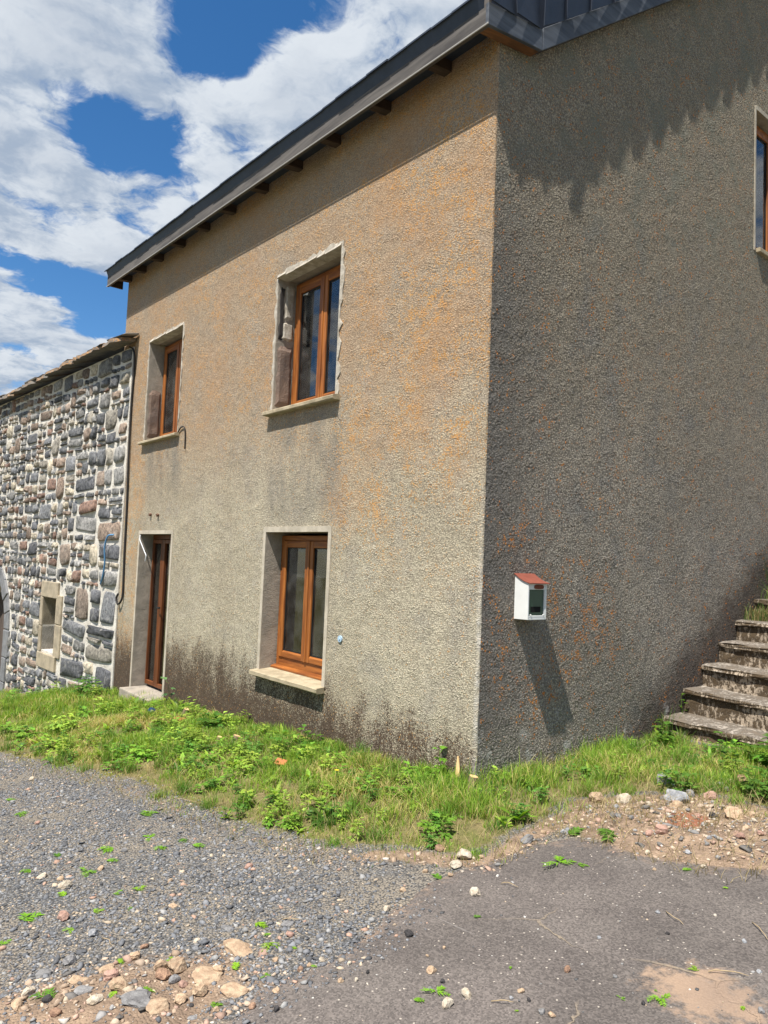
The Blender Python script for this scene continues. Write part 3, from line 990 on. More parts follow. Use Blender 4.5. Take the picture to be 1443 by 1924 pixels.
# ------------------------------------------------------------------ the stone building on the left
SB = empty('stone_building', (-6.68, -.02, -1.9), math.radians(3.2))
tag(SB, 'long low rubble stone building with pale mortar joints and slab eaves', 'building')
ZB = 1.9                                          # local z = world z + ZB ; local x = -s ; local y into the wall
CA, SA = math.cos(math.radians(3.2)), math.sin(math.radians(3.2))
def sb_ground(s):
    return gz(-6.68 - s * CA, -.02 - s * SA - .05)
SWIN = (2.31, 2.94, -1.69, -.83)                  # s0 s1 z0 z1 of the little window
AC, AZ, RI, RO = 5.92, -1.55, .92, 1.19           # arched doorway
TOPZ = 2.80
def tosb(s, z, y=0.0):
    return (-s, y, z + ZB)
# mortar wall with openings
mb = MB()
us = [0, .46, SWIN[0], SWIN[1], AC - RI, 8.2]
grid_wall(mb, lambda u, z: tosb(u, z), us[:5], lambda u: TOPZ, -3.6, [SWIN], 0)
na = 14
arc = [(AC - RI * math.cos(math.pi * i / na), AZ + RI * math.sin(math.pi * i / na)) for i in range(na + 1)]
for (s0, z0), (s1, z1) in zip(arc[:-1], arc[1:]):
    mb.quad(tosb(s0, z0), tosb(s1, z1), tosb(s1, TOPZ), tosb(s0, TOPZ))
    mb.quad(tosb(s0, z0), tosb(s1, z1), tosb(s1, z1, .45), tosb(s0, z0, .45))
mb.quad(tosb(AC + RI, -3.6), tosb(8.2, -3.6), tosb(8.2, TOPZ), tosb(AC + RI, TOPZ))
for sx in (AC - RI, AC + RI):
    mb.quad(tosb(sx, -3.6), tosb(sx, AZ), tosb(sx, AZ, .45), tosb(sx, -3.6, .45))
s0, s1, z0, z1 = SWIN
for (a, b) in (((s0, z0), (s0, z1)), ((s0, z1), (s1, z1)), ((s1, z1), (s1, z0)), ((s1, z0), (s0, z0))):
    mb.quad(tosb(*a), tosb(*b), tosb(b[0], b[1], .4), tosb(a[0], a[1], .4))
mb.quad(tosb(0, -3.6), tosb(0, TOPZ), tosb(0, TOPZ, .018), tosb(0, -3.6, .018))
mb.quad(tosb(.46, TOPZ), tosb(8.2, TOPZ), tosb(8.2, TOPZ, .5), tosb(.46, TOPZ, .5))
mb.build('mortar_wall', M_MORTAR, SB, fix=False)
mb = MB()
mb.box(-8.2, -.46, .46, .5, -1.7, TOPZ + ZB)
mb.box(-8.2, -8.15, .0, 5, -1.7, TOPZ + ZB); mb.box(-8.15, -.46, 4.9, 5, -1.7, TOPZ + ZB)
mb.build('room_wall', M_ROOM, SB)

# packing of the rubble: split rectangles until each is stone sized
r = random.Random(21)
rects = []
def want(s, z):
    k = 1.0
    if s < 1.25 and z < 1.0: k = 1.6
    elif s < 1.0: k = 1.25
    if s > 3.2: k = .95
    return .44 * k * r.uniform(.42, 1.5), .255 * k * r.uniform(.58, 1.55)
def split(s0, s1, z0, z1, wh):
    W_, H_ = s1 - s0, z1 - z0
    w_, h_ = wh
    if W_ <= w_ * 1.25 and H_ <= h_ * 1.25:
        rects.append((s0, s1, z0, z1)); return
    if H_ / h_ >= W_ / w_ * .85:
        c = z0 + H_ * r.uniform(.36, .64)
        split(s0, s1, z0, c, want(s0, z0)); split(s0, s1, c, z1, want(s0, c))
    else:
        c = s0 + W_ * r.uniform(.34, .66)
        split(s0, c, z0, z1, want(s0, z0)); split(c, s1, z0, z1, want(c, z0))
def region(s0, s1, z0, z1):
    """bands of slightly wandering courses first, then stones"""
    z = z0
    while z < z1 - .02:
        hh = min(z1 - z, r.uniform(.55, 1.15))
        if z1 - z - hh < .2: hh = z1 - z
        s = s0
        while s < s1 - .02:
            ww = min(s1 - s, r.uniform(.8, 1.6))
            if s1 - s - ww < .3: ww = s1 - s
            split(s, s + ww, z, z + hh, want(s, z))
            s += ww
        z += hh
QL, QR = SWIN[0] - .27, SWIN[1] + .13             # block of dressed stone round the little window
region(.0, 7.9, -.56, 2.80)
region(.0, QL, -3.0, -.56)
region(QR, AC - RI, -3.3, -.56)
region(AC - RI, AC + RI, AZ, -.56)
region(QL, QR, -3.0, -1.97)
STONE_COL = [((.095, .098, .105), 5), ((.065, .067, .074), 4), ((.15, .148, .145), 4), ((.20, .185, .16), 3), ((.15, .115, .092), 3), ((.135, .088, .07), 2), ((.27, .24, .19), 2), ((.18, .145, .12), 2)]
cw = [c for c, k in STONE_COL for _ in range(k)]
def stone_geo(s0, s1, z0, z1, rr, prot=None):
    """angular stone: broken outline of straight chords, faceted face, about 60 triangles"""
    W_, H_ = s1 - s0, z1 - z0
    gs, gzv = min(.040, W_ * .09) + rr.uniform(.002, .016), min(.022, H_ * .10) + rr.uniform(.001, .013)
    cs, cz = (s0 + s1) / 2, (z0 + z1) / 2
    a, b = W_ / 2 - gs, H_ / 2 - gzv
    d_ = prot or rr.uniform(.018, .046)
    m_ = min(a, b)
    sk = rr.uniform(-.16, .16)
    ring = []
    for (sx, sz) in ((1, -1), (1, 1), (-1, 1), (-1, -1)):
        c1 = m_ * (rr.uniform(.08, .30) if rr.random() < .42 else rr.uniform(.3, .95)); c2 = m_ * (rr.uniform(.08, .30) if rr.random() < .42 else rr.uniform(.3, .85))
        ja, jb = rr.uniform(.90, 1.03), rr.uniform(.88, 1.03)
        p1 = (sx * a * ja, sz * (b * jb - c2)); p2 = (sx * (a * ja - c1), sz * b * jb)
        pm = ((p1[0] + p2[0]) / 2 + sx * c1 * .16, (p1[1] + p2[1]) / 2 + sz * c2 * .16)
        ring += [p1, pm, p2] if sx * sz < 0 else [p2, pm, p1]
    # order: walk the outline once round
    ring.sort(key=lambda q: math.atan2(q[1] / b, q[0] / a))
    rot = rr.uniform(-.09, .09)
    ring = [(u_ - rot * v_, v_ + rot * u_ * .7) for u_, v_ in ring]
    ring = [(u_ + sk * v_ * .9, v_ + rr.uniform(-.04, .04) * b) for u_, v_ in ring]
    nn = len(ring)
    vs = []
    tx, tz = rr.uniform(-.35, .35), rr.uniform(-.40, .15)
    fa, fz = rr.uniform(-.25, .25), rr.uniform(-.25, .25)
    for sc, dy in ((1.03, .012), (1.0, -d_ * .55), (.87, -d_ * 1.0)):
        for k, (u_, v_) in enumerate(ring):
            j = rr.uniform(.78, 1.14) if sc < 1 else 1
            yy = dy if dy > 0 else dy * rr.uniform(.6, 1.15) - (u_ / a * tx + v_ / b * tz) * d_
            vs.append((cs + u_ * sc * j, min(yy, .012), cz + v_ * sc * j))
    vs.append((cs + fa * a, -d_ * rr.uniform(.9, 1.35), cz + fz * b))
    fs = []
    for q in range(2):
        for k in range(nn):
            k2 = (k + 1) % nn
            fs += [(q * nn + k, (q + 1) * nn + k, q * nn + k2), (q * nn + k2, (q + 1) * nn + k, (q + 1) * nn + k2)]
    for k in range(nn):
        fs.append((2 * nn + k, 3 * nn, 2 * nn + (k + 1) % nn))
    return [tosb(s, z, y) for s, y, z in vs], fs
items = []
for (s0, s1, z0, z1) in rects:
    cs, cz = (s0 + s1) / 2, (z0 + z1) / 2
    if math.hypot(cs - AC, max(0, cz - AZ)) < RO + .05 and cz < AZ + RO + .1 and abs(cs - AC) < RO + .05:
        if cz > AZ or abs(cs - AC) < RO: continue
    if cz < sb_ground(cs) - .12: continue
    rr = random.Random(int(cs * 1000) * 7919 + int(cz * 1000))
    big = (s1 - s0) * (z1 - z0)
    if big > .06 and rr.random() < .6:            # leave room for a small packing stone beside some of the big ones
        hh = (z1 - z0) * .3
        k = s0 + (s1 - s0) * rr.uniform(.3, .7)
        items.append((s0, k, z0, z0 + hh, rr)); items.append((k, s1, z0, z0 + hh, rr)); items.append((s0, s1, z0 + hh, z1, rr))
    else:
        items.append((s0, s1, z0, z1, rr))
def shown(it):
    s = (it[0] + it[1]) / 2
    X = Vector((-6.68 - s * CA, -.02 - s * SA, (it[2] + it[3]) / 2))
    if s > 6.6: return 0
    return (it[1] - it[0]) * (it[3] - it[2]) / ((X - CAM).length ** 3)
items.sort(key=shown, reverse=True)
rest_v, rest_f, rest_c = [], [], []
for i, it in enumerate(items):
    rr = it[4]
    vs, fs = stone_geo(*it[:4], rr)
    c = np.array(rr.choice(cw)) * rr.uniform(.95, 1.7)
    if i < 296:
        me = array_mesh('stone', np.array(vs), np.array(fs), M_STONE, np.tile(c, (len(vs), 1)))
        link('stone', me, SB)
    else:
        o_ = len(rest_v); rest_v += vs; rest_f += [tuple(q + o_ for q in f) for f in fs]; rest_c += [c] * len(vs)
me = array_mesh('small_stones', np.array(rest_v), np.array(rest_f), M_STONE, np.array(rest_c))
o = link('small_stones', me, SB); o['kind'] = 'stuff'

# dressed stones round the little window
def block(name, s0, s1, z0, z1, y0, y1, m, bev=.012):
    b_ = MB(); b_.box(-s1, -s0, y0, y1, z0 + ZB, z1 + ZB)
    return b_.build(name, m, SB, bevel=bev)
s0, s1, z0, z1 = SWIN
block('lintel_stone', s0 - .06, s1 + .10, z1 + .002, -.57, -.035, .44, M_DRESSED)
block('jamb_stone', s1 - .0, s1 + .125, -1.30, z1 - .002, -.03, .44, M_DRESSED)
block('jamb_stone', s1 - .0, s1 + .12, -1.72, -1.306, -.028, .44, M_DRESSED)
block('jamb_stone', s0 - .24, s0, -1.22, z1 + .06, -.03, .44, M_DRESSED)
block('jamb_stone', s0 - .26, s0, -1.74, -1.226, -.028, .44, M_DRESSED)
block('sill_stone', s0 - .12, s1 + .10, -1.965, -1.725, -.04, .44, M_DRESSED)
fr = MB()
L_ = -s1 + .004; R_ = -s0 - .004
zb_, zt_ = z0 + ZB - .03, z1 + ZB - .004
fr.box(L_, L_ + .05, .24, .28, zb_, zt_); fr.box(R_ - .05, R_, .24, .28, zb_, zt_); fr.box(L_ + .051, R_ - .051, .241, .279, zt_ - .05, zt_); fr.box(L_ + .051, R_ - .051, .241, .279, zb_, zb_ + .06)
fr.box((L_ + R_) / 2 - .02, (L_ + R_) / 2 + .02, .242, .278, zb_ + .061, zt_ - .051)
wf = fr.build('small_window', M_GREYFRAME, SB, bevel=.003)
gp = MB(); gp.box(L_ + .04, R_ - .04, .256, .261, zb_ + .04, zt_ - .03); gp.build('pane', M_GLASS, wf)
# arch stones and old door
nv = 11
for i in range(nv):
    a0, a1 = math.pi * i / nv + .008, math.pi * (i + 1) / nv - .008
    b_ = MB()
    pr = random.uniform(.025, .045)
    pts = [(AC - q * math.cos(t), AZ + q * math.sin(t)) for q, t in ((RI, a0), (RO, a0), (RO, a1), (RI, a1))]
    b_.prism([tosb(s, z, -pr) for s, z in pts], (0, .25, 0))
    b_.build('arch_stone', M_GREYDRESSED, SB, bevel=.012)
for side in (-1, 1):
    z = AZ - .004
    zend = -3.1
    while z > zend:
        hh = random.uniform(.32, .5)
        wd_ = random.uniform(.2, .34)
        sa = AC + side * RI; sb2 = sa + side * wd_
        block('jamb_stone', min(sa, sb2), max(sa, sb2), max(z - hh, zend), z - .012, -.035, .25, M_GREYDRESSED)
        z -= hh
dd = MB(); dd.box(-(AC + RI), -(AC - RI), .34, .345, -1.4, AZ + RI + ZB)
old = dd.build('old_door', M_OLDWOOD, SB)
for i in range(9):
    b_ = MB(); w0 = -(AC + RI) + i * 2 * RI / 9
    b_.box(w0 + .004, w0 + 2 * RI / 9 - .004, .315, .339, -1.4, AZ + RI + ZB)
    b_.build('door_plank', M_OLDWOOD, old)
# stone slab eaves
M_LAUZE = None
def lauze():
    m, g = mat('lichened_roof_slab')
    p = wpos(g)
    n = g.noise(p, 6, 5, .65); n2 = g.noise(p, 40, 4, .65)
    c = g.mix(g.ss(n, .35, .65), (.19, .165, .135), (.12, .11, .10))
    nz = g.sep(g.n('ShaderNodeNewGeometry').outputs['True Normal'])
    li = g.math('MULTIPLY', g.ss(n2, .42, .6), g.ss(nz[2], -.3, .3))
    li = g.math('MULTIPLY', li, g.ss(g.noise(p, 3, 3), .38, .56))
    c = g.mix(g.math('MULTIPLY', li, .85), c, (.42, .20, .05))
    c = g.mix(.5, c, g.mix(n2, (.5, .5, .5), (1.4, 1.4, 1.4)), 'MULTIPLY')
    g.set(g.b.inputs['Base Color'], c); g.b.inputs['Roughness'].default_value = .9
    g.set(g.b.inputs['Normal'], g.bump(n2, .7, .01))
    return m
M_LAUZE = lauze()
rf = MB()
rf.quad((-8.2, -.05, TOPZ + ZB + .13), (-.47, -.05, TOPZ + ZB + .13), (-.47, 5.2, TOPZ + ZB + 2.9), (-8.2, 5.2, TOPZ + ZB + 2.9))
rfo = rf.build('slab_roof', M_LAUZE, SB)
r = random.Random(5)
s = -.06
while s < 8.1:
    wd_ = r.uniform(.42, .85)
    th_ = r.uniform(.035, .06)
    ovh = r.uniform(.19, .27)
    zb_ = TOPZ + ZB - .005 + r.uniform(0, .035) + .03 * math.sin(s * 1.1)
    nn = 6
    fr_pts = []
    for i in range(nn + 1):
        fr_pts.append((-(s + wd_ * i / nn) + .004, -ovh + r.uniform(-.02, .02) + (.04 if i in (0, nn) else 0)))
    yb = .0 if s < .46 else .45
    vs = []
    for (x, y) in fr_pts:
        jz = r.uniform(-.006, .006)
        vs += [(x, y, zb_ + jz), (x, y + r.uniform(.0, .02), zb_ + th_ + jz), (x, yb - .004, zb_ + .03 + (yb > 0) * .18), (x, yb - .004, zb_ + .03 + th_ + (yb > 0) * .2)]
    fs = []
    for i in range(nn):
        q, q2 = 4 * i, 4 * i + 4
        fs += [(q, q2, q2 + 1, q + 1), (q + 1, q2 + 1, q2 + 3, q + 3), (q + 2, q + 3, q2 + 3, q2 + 2), (q, q + 2, q2 + 2, q2)]
    fs += [(0, 1, 3, 2), (4 * nn, 4 * nn + 2, 4 * nn + 3, 4 * nn + 1)]
    b_ = MB(); b_.add(vs, fs)
    b_.build('roof_slab', M_LAUZE, rfo, smooth=False)
    # a second thinner slab lapped on top
    if r.random() < .75:
        b_ = MB()
        o1 = r.uniform(-.1, .2)
        b_.hexa([(-(s + o1 + wd_ * .8), -ovh + r.uniform(.0, .07), zb_ + th_ + .004), (-(s + o1), -ovh + r.uniform(.0, .07), zb_ + th_ + .004), (-(s + o1 + wd_ * .8), .0, zb_ + th_ + .05), (-(s + o1), .0, zb_ + th_ + .05),
                 (-(s + o1 + wd_ * .8), -ovh + r.uniform(.0, .07), zb_ + th_ + .035), (-(s + o1), -ovh + r.uniform(.0, .07), zb_ + th_ + .035), (-(s + o1 + wd_ * .8), .0, zb_ + th_ + .085), (-(s + o1), .0, zb_ + th_ + .085)])
        b_.build('roof_slab', M_LAUZE, rfo, bevel=.006)
    s += wd_

# ------------------------------------------------------------------ cables and fixings on the walls
def smooth_path(pts, n=6):
    out = []
    P_ = [Vector(p) for p in pts]
    for i in range(len(P_) - 1):
        p0, p1, p2, p3 = P_[max(i - 1, 0)], P_[i], P_[i + 1], P_[min(i + 2, len(P_) - 1)]
        for k in range(n):
            t = k / n
            out.append(.5 * ((2 * p1) + (p2 - p0) * t + (2 * p0 - 5 * p1 + 4 * p2 - p3) * t * t + (-p0 + 3 * p1 - 3 * p2 + p3) * t ** 3))
    out.append(P_[-1])
    return out
M_CABLE = simple('black_cable_sheath', (.022, .019, .018), .6)
M_BLUE = simple('blue_conduit', (.10, .24, .42), .5)
M_WHITEC = simple('white_cable_sheath', (.68, .69, .70), .5)
def wire(name, pts, rad, m, label, cat='cable', seg=6):
    base = Vector(pts[0])
    mb = MB()
    mb.tube([p - base for p in smooth_path(pts)], rad, seg)
    o = mb.build(name, m, None, base, smooth=True)
    return tag(o, label, cat)
wire('black_cable', [(-6.75, -.05, 2.80), (-6.64, -.035, 2.74), (-6.60, -.02, 2.55), (-6.625, -.02, 1.99), (-6.59, -.025, 1.3), (-6.555, -.02, .59), (-6.53, -.02, -.1), (-6.50, -.02, -.58), (-6.53, -.03, -.70), (-6.60, -.045, -.735), (-6.64, -.05, -.66), (-6.60, -.045, -.60)], .014, M_CABLE,
     'long black cable running down the house corner beside the rubble stone wall')
wire('blue_conduit', [(-6.83, -.075, .19), (-6.93, -.12, .17), (-7.0, -.13, .02), (-7.02, -.11, -.2), (-7.10, -.10, -.4), (-7.20, -.09, -.50)], .012, M_BLUE,
     'short bent piece of blue conduit hanging from the stone wall', 'conduit', 8)
wire('white_wire', [(-6.02, -.012, .19), (-6.0, -.02, .13), (-5.93, -.02, .07), (-5.82, -.02, -.02), (-5.76, -.02, -.07), (-5.78, -.02, -.14)], .006, M_WHITEC,
     'loose white wire curling at the top of the brown doorway', 'wire')
wire('wire_hook', [(-5.02, -.012, 1.42), (-4.92, -.016, 1.47), (-4.83, -.016, 1.46), (-4.80, -.014, 1.38), (-4.79, -.012, 1.2)], .008, M_CABLE,
     'thin dark wire hook beside the left upper window sill', 'wire')
mb = MB()
mb.tube([(0, 0, 0), (0, -.012, 0)], .027, 14); mb.tube([(0, -.012, 0), (0, -.018, 0)], .009, 8)
tag(mb.build('wall_plug', simple('pale_blue_plastic', (.35, .47, .58), .5), None, (-1.537, .0, -.655)), 'round pale blue plastic wall plug right of the lower window', 'wall plug')
mb = MB()
for x, z in ((-5.72, .45), (-5.48, .44)):
    mb.tube([(x + 5.6, 0, z - .45), (x + 5.6, -.03, z - .455)], .02, 7)
tag(mb.build('old_bracket', simple('rusty_iron', (.16, .09, .06), .8), None, (-5.6, 0, .45)), 'pair of rusty bolt stubs left in the wall above the door', 'bracket')

# ------------------------------------------------------------------ letterbox on the gable
lb = empty('letterbox', (0, .43, -.365))
tag(lb, 'small white metal letterbox with rusty red lid on the gable wall', 'letterbox')
M_WHITE = simple('white_enamel', (.66, .67, .64), .4, .4, 0, .16, 14)
M_RUSTLID = simple('rusty_red_lid', (.20, .058, .036), .7, .3, 0, .55, 22)
M_GREENP = simple('dark_green_flap', (.026, .062, .038), .3, .5, 0, .3, 12)
M_RUSTP = simple('rust_plate', (.17, .055, .03), .8, .2, 0, .5, 60)
M_BLACK = simple('black_slot', (.004, .004, .004), .9)
hw, dp = .097, .12
mb = MB()
mb.prism([(.0, -hw, 0), (dp, -hw, 0.002), (dp, -hw, .247), (.0, -hw, .297)], (0, .012, 0))
mb.prism([(.0, hw - .012, 0), (dp, hw - .012, 0.002), (dp, hw - .012, .247), (.0, hw - .012, .297)], (0, .012, 0))
mb.box(0, dp, -hw + .0125, hw - .0125, 0.001, .014)
mb.box(0, .01, -hw + .0125, hw - .0125, .0145, .29)
mb.box(dp - .012, dp - .0005, -hw + .0125, hw - .0125, .205, .245)                # front head
mb.box(dp - .012, dp - .0005, -hw + .0125, hw - .0125, .0145, .030)
mb.box(dp - .012, dp - .0005, hw - .022, hw - .0125, .0305, .2045)
mb.build('case', M_WHITE, lb, bevel=.002)
mb = MB(); mb.box(dp - .022, dp - .010, -hw + .013, hw - .0225, .031, .204); fl = mb.build('flap', M_GREENP, lb, bevel=.003)
mb = MB(); mb.box(dp - .0098, dp - .0075, -.056, .044, .052, .090); mb.build('slot', M_BLACK, fl)
mb = MB(); mb.tube([(dp - .006, q * .066, .035) for q in (-1,)] + [(dp + .004, -.066, .035)], .004, 8); mb.build('screw', M_WHITE, lb)
mb = MB(); mb.tube([(dp - .006, .066, .035), (dp + .004, .066, .035)], .004, 8); mb.build('screw', M_WHITE, lb)
mb = MB()
ov_ = [(.0, .046 * math.sin(2 * math.pi * i / 16) if False else 0, 0) for i in range(1)]
mb.prism([(dp + .0005, .012 + .05 * math.copysign(abs(math.cos(t)) ** .6, math.cos(t)), .224 + .0155 * math.copysign(abs(math.sin(t)) ** .6, math.sin(t))) for t in [2 * math.pi * i / 18 for i in range(18)]], (.003, 0, 0))
mb.build('name_plate', M_RUSTP, lb)
mb = MB()
nn = 8
prof = [(-.004 + (dp + .028) * i / nn, .309 - .064 * i / nn - .012 * math.sin(math.pi * i / nn)) for i in range(nn + 1)]
vs = []
for (x, z) in prof:
    for yv in (-hw - .008, hw + .010):
        vs += [(x, yv, z), (x, yv, z + .005)]
fs = []
for i in range(nn):
    q, q2 = 4 * i, 4 * i + 4
    fs += [(q, q + 2, q2 + 2, q2), (q + 1, q2 + 1, q2 + 3, q + 3), (q, q2, q2 + 1, q + 1), (q + 2, q + 3, q2 + 3, q2 + 2)]
fs += [(0, 1, 3, 2), (4 * nn, 4 * nn + 2, 4 * nn + 3, 4 * nn + 1)]
mb.add(vs, fs)
mb.build('lid', M_RUSTLID, lb)

# ------------------------------------------------------------------ concrete stair
def mossy():
    m, g = mat('mossy_concrete')
    p = wpos(g)
    nrm = g.sep(g.n('ShaderNodeNewGeometry').outputs['True Normal'])
    st = g.n('ShaderNodeMapping'); g.set(st.inputs[0], p); st.inputs['Scale'].default_value = (1, 1, .55)
    n = g.noise(st.outputs[0], 34, 7, .72); n2 = g.noise(p, 70, 3, .6); n3 = g.noise(p, 4, 4, .6)
    c = g.mix(g.ss(n3, .35, .65), (.40, .325, .245), (.28, .225, .17))
    c = g.mix(.45, c, g.mix(n2, (.5, .5, .5), (1.45, 1.45, 1.45)), 'MULTIPLY')
    up = g.ss(nrm[2], .5, .8)
    mossf = g.ss(g.math('ADD', n, g.math('MULTIPLY', g.math('SUBTRACT', n3, .5), .5)), .43, .53)
    mossu = g.math('MULTIPLY', g.ss(g.math('ADD', n, g.math('MULTIPLY', n3, .5)), .66, .84), .7)
    mm = g.mix(up, g.math('MULTIPLY', mossf, .94), mossu)
    c = g.mix(up, c, g.mix(n3, (.38, .335, .285), (.27, .235, .195)))
    c = g.mix(mm, c, g.mix(n2, (.045, .030, .018), (.11, .078, .045)))
    g.set(g.b.inputs['Base Color'], c)
    g.b.inputs['Roughness'].default_value = .95
    g.b.inputs['Specular IOR Level'].default_value = .15
    h = g.math('ADD', g.math('MULTIPLY', n2, .5), g.math('MULTIPLY', mossf, .8))
    g.set(g.b.inputs['Normal'], g.bump(h, .9, .012))
    return m
M_MOSSY = mossy()
stair = empty('staircase', (.6, 2.3, -1.38))
tag(stair, 'mossy worn concrete stair climbing along the gable wall', 'stairs')
lips = [(2.24, -1.206), (2.555, -1.002), (2.86, -.809), (3.153, -.622), (3.487, -.434), (3.855, -.234), (4.18, -.045), (4.5, .14), (4.82, .33)]
def grid_box(mb, x0, x1, f0, f1, z0, z1, nx, jit, seed, skew=-.15):
    """block whose front/back run along x with a slight skew and worn, uneven arrises"""
    ny, nz = 4, 4
    P_ = {}
    def pt(i, j, k):
        key = (i, j, k)
        if key not in P_:
            x = x0 + (x1 - x0) * i / nx
            y = f0 + (f1 - f0) * j / ny + skew * x
            z = z0 + (z1 - z0) * k / nz
            e = (j == 0) + (k in (0, nz))
            a = jit * (1 + .8 * (e == 2))
            y += a * (vnoise(x * 9 + seed, z * 21 + k) - .5) * 2 * (j == 0)
            z += a * (vnoise(x * 8 + seed * 3, y * 12 + 7) - .5) * 1.6 * (k == nz)
            if j == 0 and k == nz:
                y += jit * .9; z -= jit * .7
            P_[key] = (len(vs)); vs.append((x, y, z))
        return P_[key]
    vs = []; fs = []
    for i in range(nx):
        for k in range(nz):
            fs.append((pt(i, 0, k), pt(i + 1, 0, k), pt(i + 1, 0, k + 1), pt(i, 0, k + 1)))
        for j in range(ny):
            fs.append((pt(i, j, nz), pt(i + 1, j, nz), pt(i + 1, j + 1, nz), pt(i, j + 1, nz)))
            fs.append((pt(i, j, 0), pt(i, j + 1, 0), pt(i + 1, j + 1, 0), pt(i + 1, j, 0)))
    for j in range(ny):
        for k in range(nz):
            fs.append((pt(0, j, k), pt(0, j, k + 1), pt(0, j + 1, k + 1), pt(0, j + 1, k)))
            fs.append((pt(nx, j, k), pt(nx, j + 1, k), pt(nx, j + 1, k + 1), pt(nx, j, k + 1)))
    mb.add(vs, fs)
SL = (-.6, -2.3, 1.38)
for i, (y, z) in enumerate(lips):
    h_ = .20 if i else .30
    mb = MB()
    x0 = .008
    grid_box(mb, x0, 1.6, y + .022, y + .46, z - h_ - .06, z - .046, 22, .006, i * 3.1)
    stp = mb.build('step', M_MOSSY, stair, SL)
    mb = MB()
    grid_box(mb, x0 - .004 + .005 * (i % 2), 1.6, y - .004, y + .42, z - .0455, z, 26, .007, i * 5.7 + 1)
    mb.build('tread', M_MOSSY, stp)

# ------------------------------------------------------------------ ground
def axis(lo, hi, step, far, neg=True):
    a = list(np.arange(lo, hi + 1e-6, step))
    s = step; x = lo; left = []
    while x > -far:
        s *= 1.35; x -= s; left.append(x)
    s = step; x = hi; right = []
    while x < far:
        s *= 1.35; x += s; right.append(x)
    return np.array(left[::-1] + a + right)
def sheet(xs, ys, zfun):
    X, Y = np.meshgrid(xs, ys)
    v = np.stack([X.ravel(), Y.ravel(), zfun(X.ravel(), Y.ravel())], 1)
    nx, ny = len(xs), len(ys)
    i, j = np.meshgrid(np.arange(nx - 1), np.arange(ny - 1))
    a = (j * nx + i).ravel()
    return v, np.stack([a, a + 1, a + nx + 1, a + nx], 1)
def ground_mat():
    m, g = mat('earth_and_gravel')
    a = g.n('ShaderNodeVertexColor', layer_name='own_colour')
    s = g.sep(a.outputs[0])            # r: dirt, g: grass soil, b: red dust
    p = wpos(g)
    n = g.noise(p, 9, 6, .65); n2 = g.noise(p, 60, 4, .65); n4 = g.noise(p, 2.2, 4, .6)
    v = g.voro(p, 90); vc = g.sep(v.outputs['Color'])
    v3 = g.voro(p, 38); vc3 = g.sep(v3.outputs['Color'])
    grav = g.mix(vc[0], (.085, .085, .087), (.22, .215, .205))
    grav = g.mix(g.ss(vc[1], .82, .86), grav, (.34, .28, .21))
    grav = g.mix(g.ss(g.math('ADD', n4, g.math('MULTIPLY', n, .3)), .56, .78), grav, (.25, .215, .17))
    grav = g.mix(g.ss(v.outputs['Distance'], .35, .8), grav, (.055, .053, .05))
    dirt = g.mix(g.ss(n, .35, .65), (.31, .22, .15), (.19, .135, .095))
    dirt = g.mix(.5, dirt, g.mix(n2, (.5, .5, .5), (1.4, 1.4, 1.4)), 'MULTIPLY')
    soil = g.mix(g.ss(n, .35, .65), (.20, .16, .075), (.13, .135, .04))
    soil = g.mix(.6, soil, g.mix(n2, (.4, .4, .4), (1.5, 1.5, 1.5)), 'MULTIPLY')
    jit = g.math('MULTIPLY', g.math('SUBTRACT', n, .5), 1.1)
    c = g.mix(g.ss(g.math('ADD', s[1], jit), .35, .65), grav, soil)
    c = g.mix(g.ss(g.math('ADD', s[0], jit), .35, .65), c, dirt)
    c = g.mix(g.math('MULTIPLY', g.ss(g.math('ADD', s[2], g.math('MULTIPLY', jit, .6)), .3, .7), .75), c, (.30, .10, .055))
    g.set(g.b.inputs['Base Color'], c)
    g.b.inputs['Roughness'].default_value = .95
    g.b.inputs['Specular IOR Level'].default_value = .2
    h = g.math('ADD', g.math('MULTIPLY', g.ss(v.outputs['Distance'], .8, .1), .6), g.math('MULTIPLY', n2, .7))
    g.set(g.b.inputs['Normal'], g.bump(h, .9, .010))
    return m
M_GROUND = ground_mat()
xs = axis(-5.5, 3.6, .04, 700); ys = axis(-4.0, 2.6, .04, 700)
v, f = sheet(xs, ys, zg)
X, Y = v[:, 0], v[:, 1]
sg = sdist(GRASS, X, Y)
gmask = np.clip(.5 + (sg - .13) / .22, 0, 1)
far = np.clip((np.maximum(np.abs(X + 2) - 13, np.abs(Y + 2) - 11)) / 4, 0, 1)
gmask = np.maximum(gmask, far)
dm = np.maximum(np.clip(.5 + sdist(RUBBLE, X, Y) / .14, 0, 1), np.clip(.5 + sdist(BEDROCK, X, Y) / .45, 0, 1) * .80)
edge = np.exp(-(sg / .10) ** 2) * .42                     # bare earth along the grass edge
dm = np.maximum(dm, edge * (X > -2.5) * (1 + .9 * (X > .3)))
red = np.exp(-((X - 1.33) / .12) ** 2 - ((Y - .22) / .16) ** 2)
me = array_mesh('ground', v, f, M_GROUND, np.stack([dm, gmask, red], 1), True)
gr = link('ground', me); gr['kind'] = 'structure'

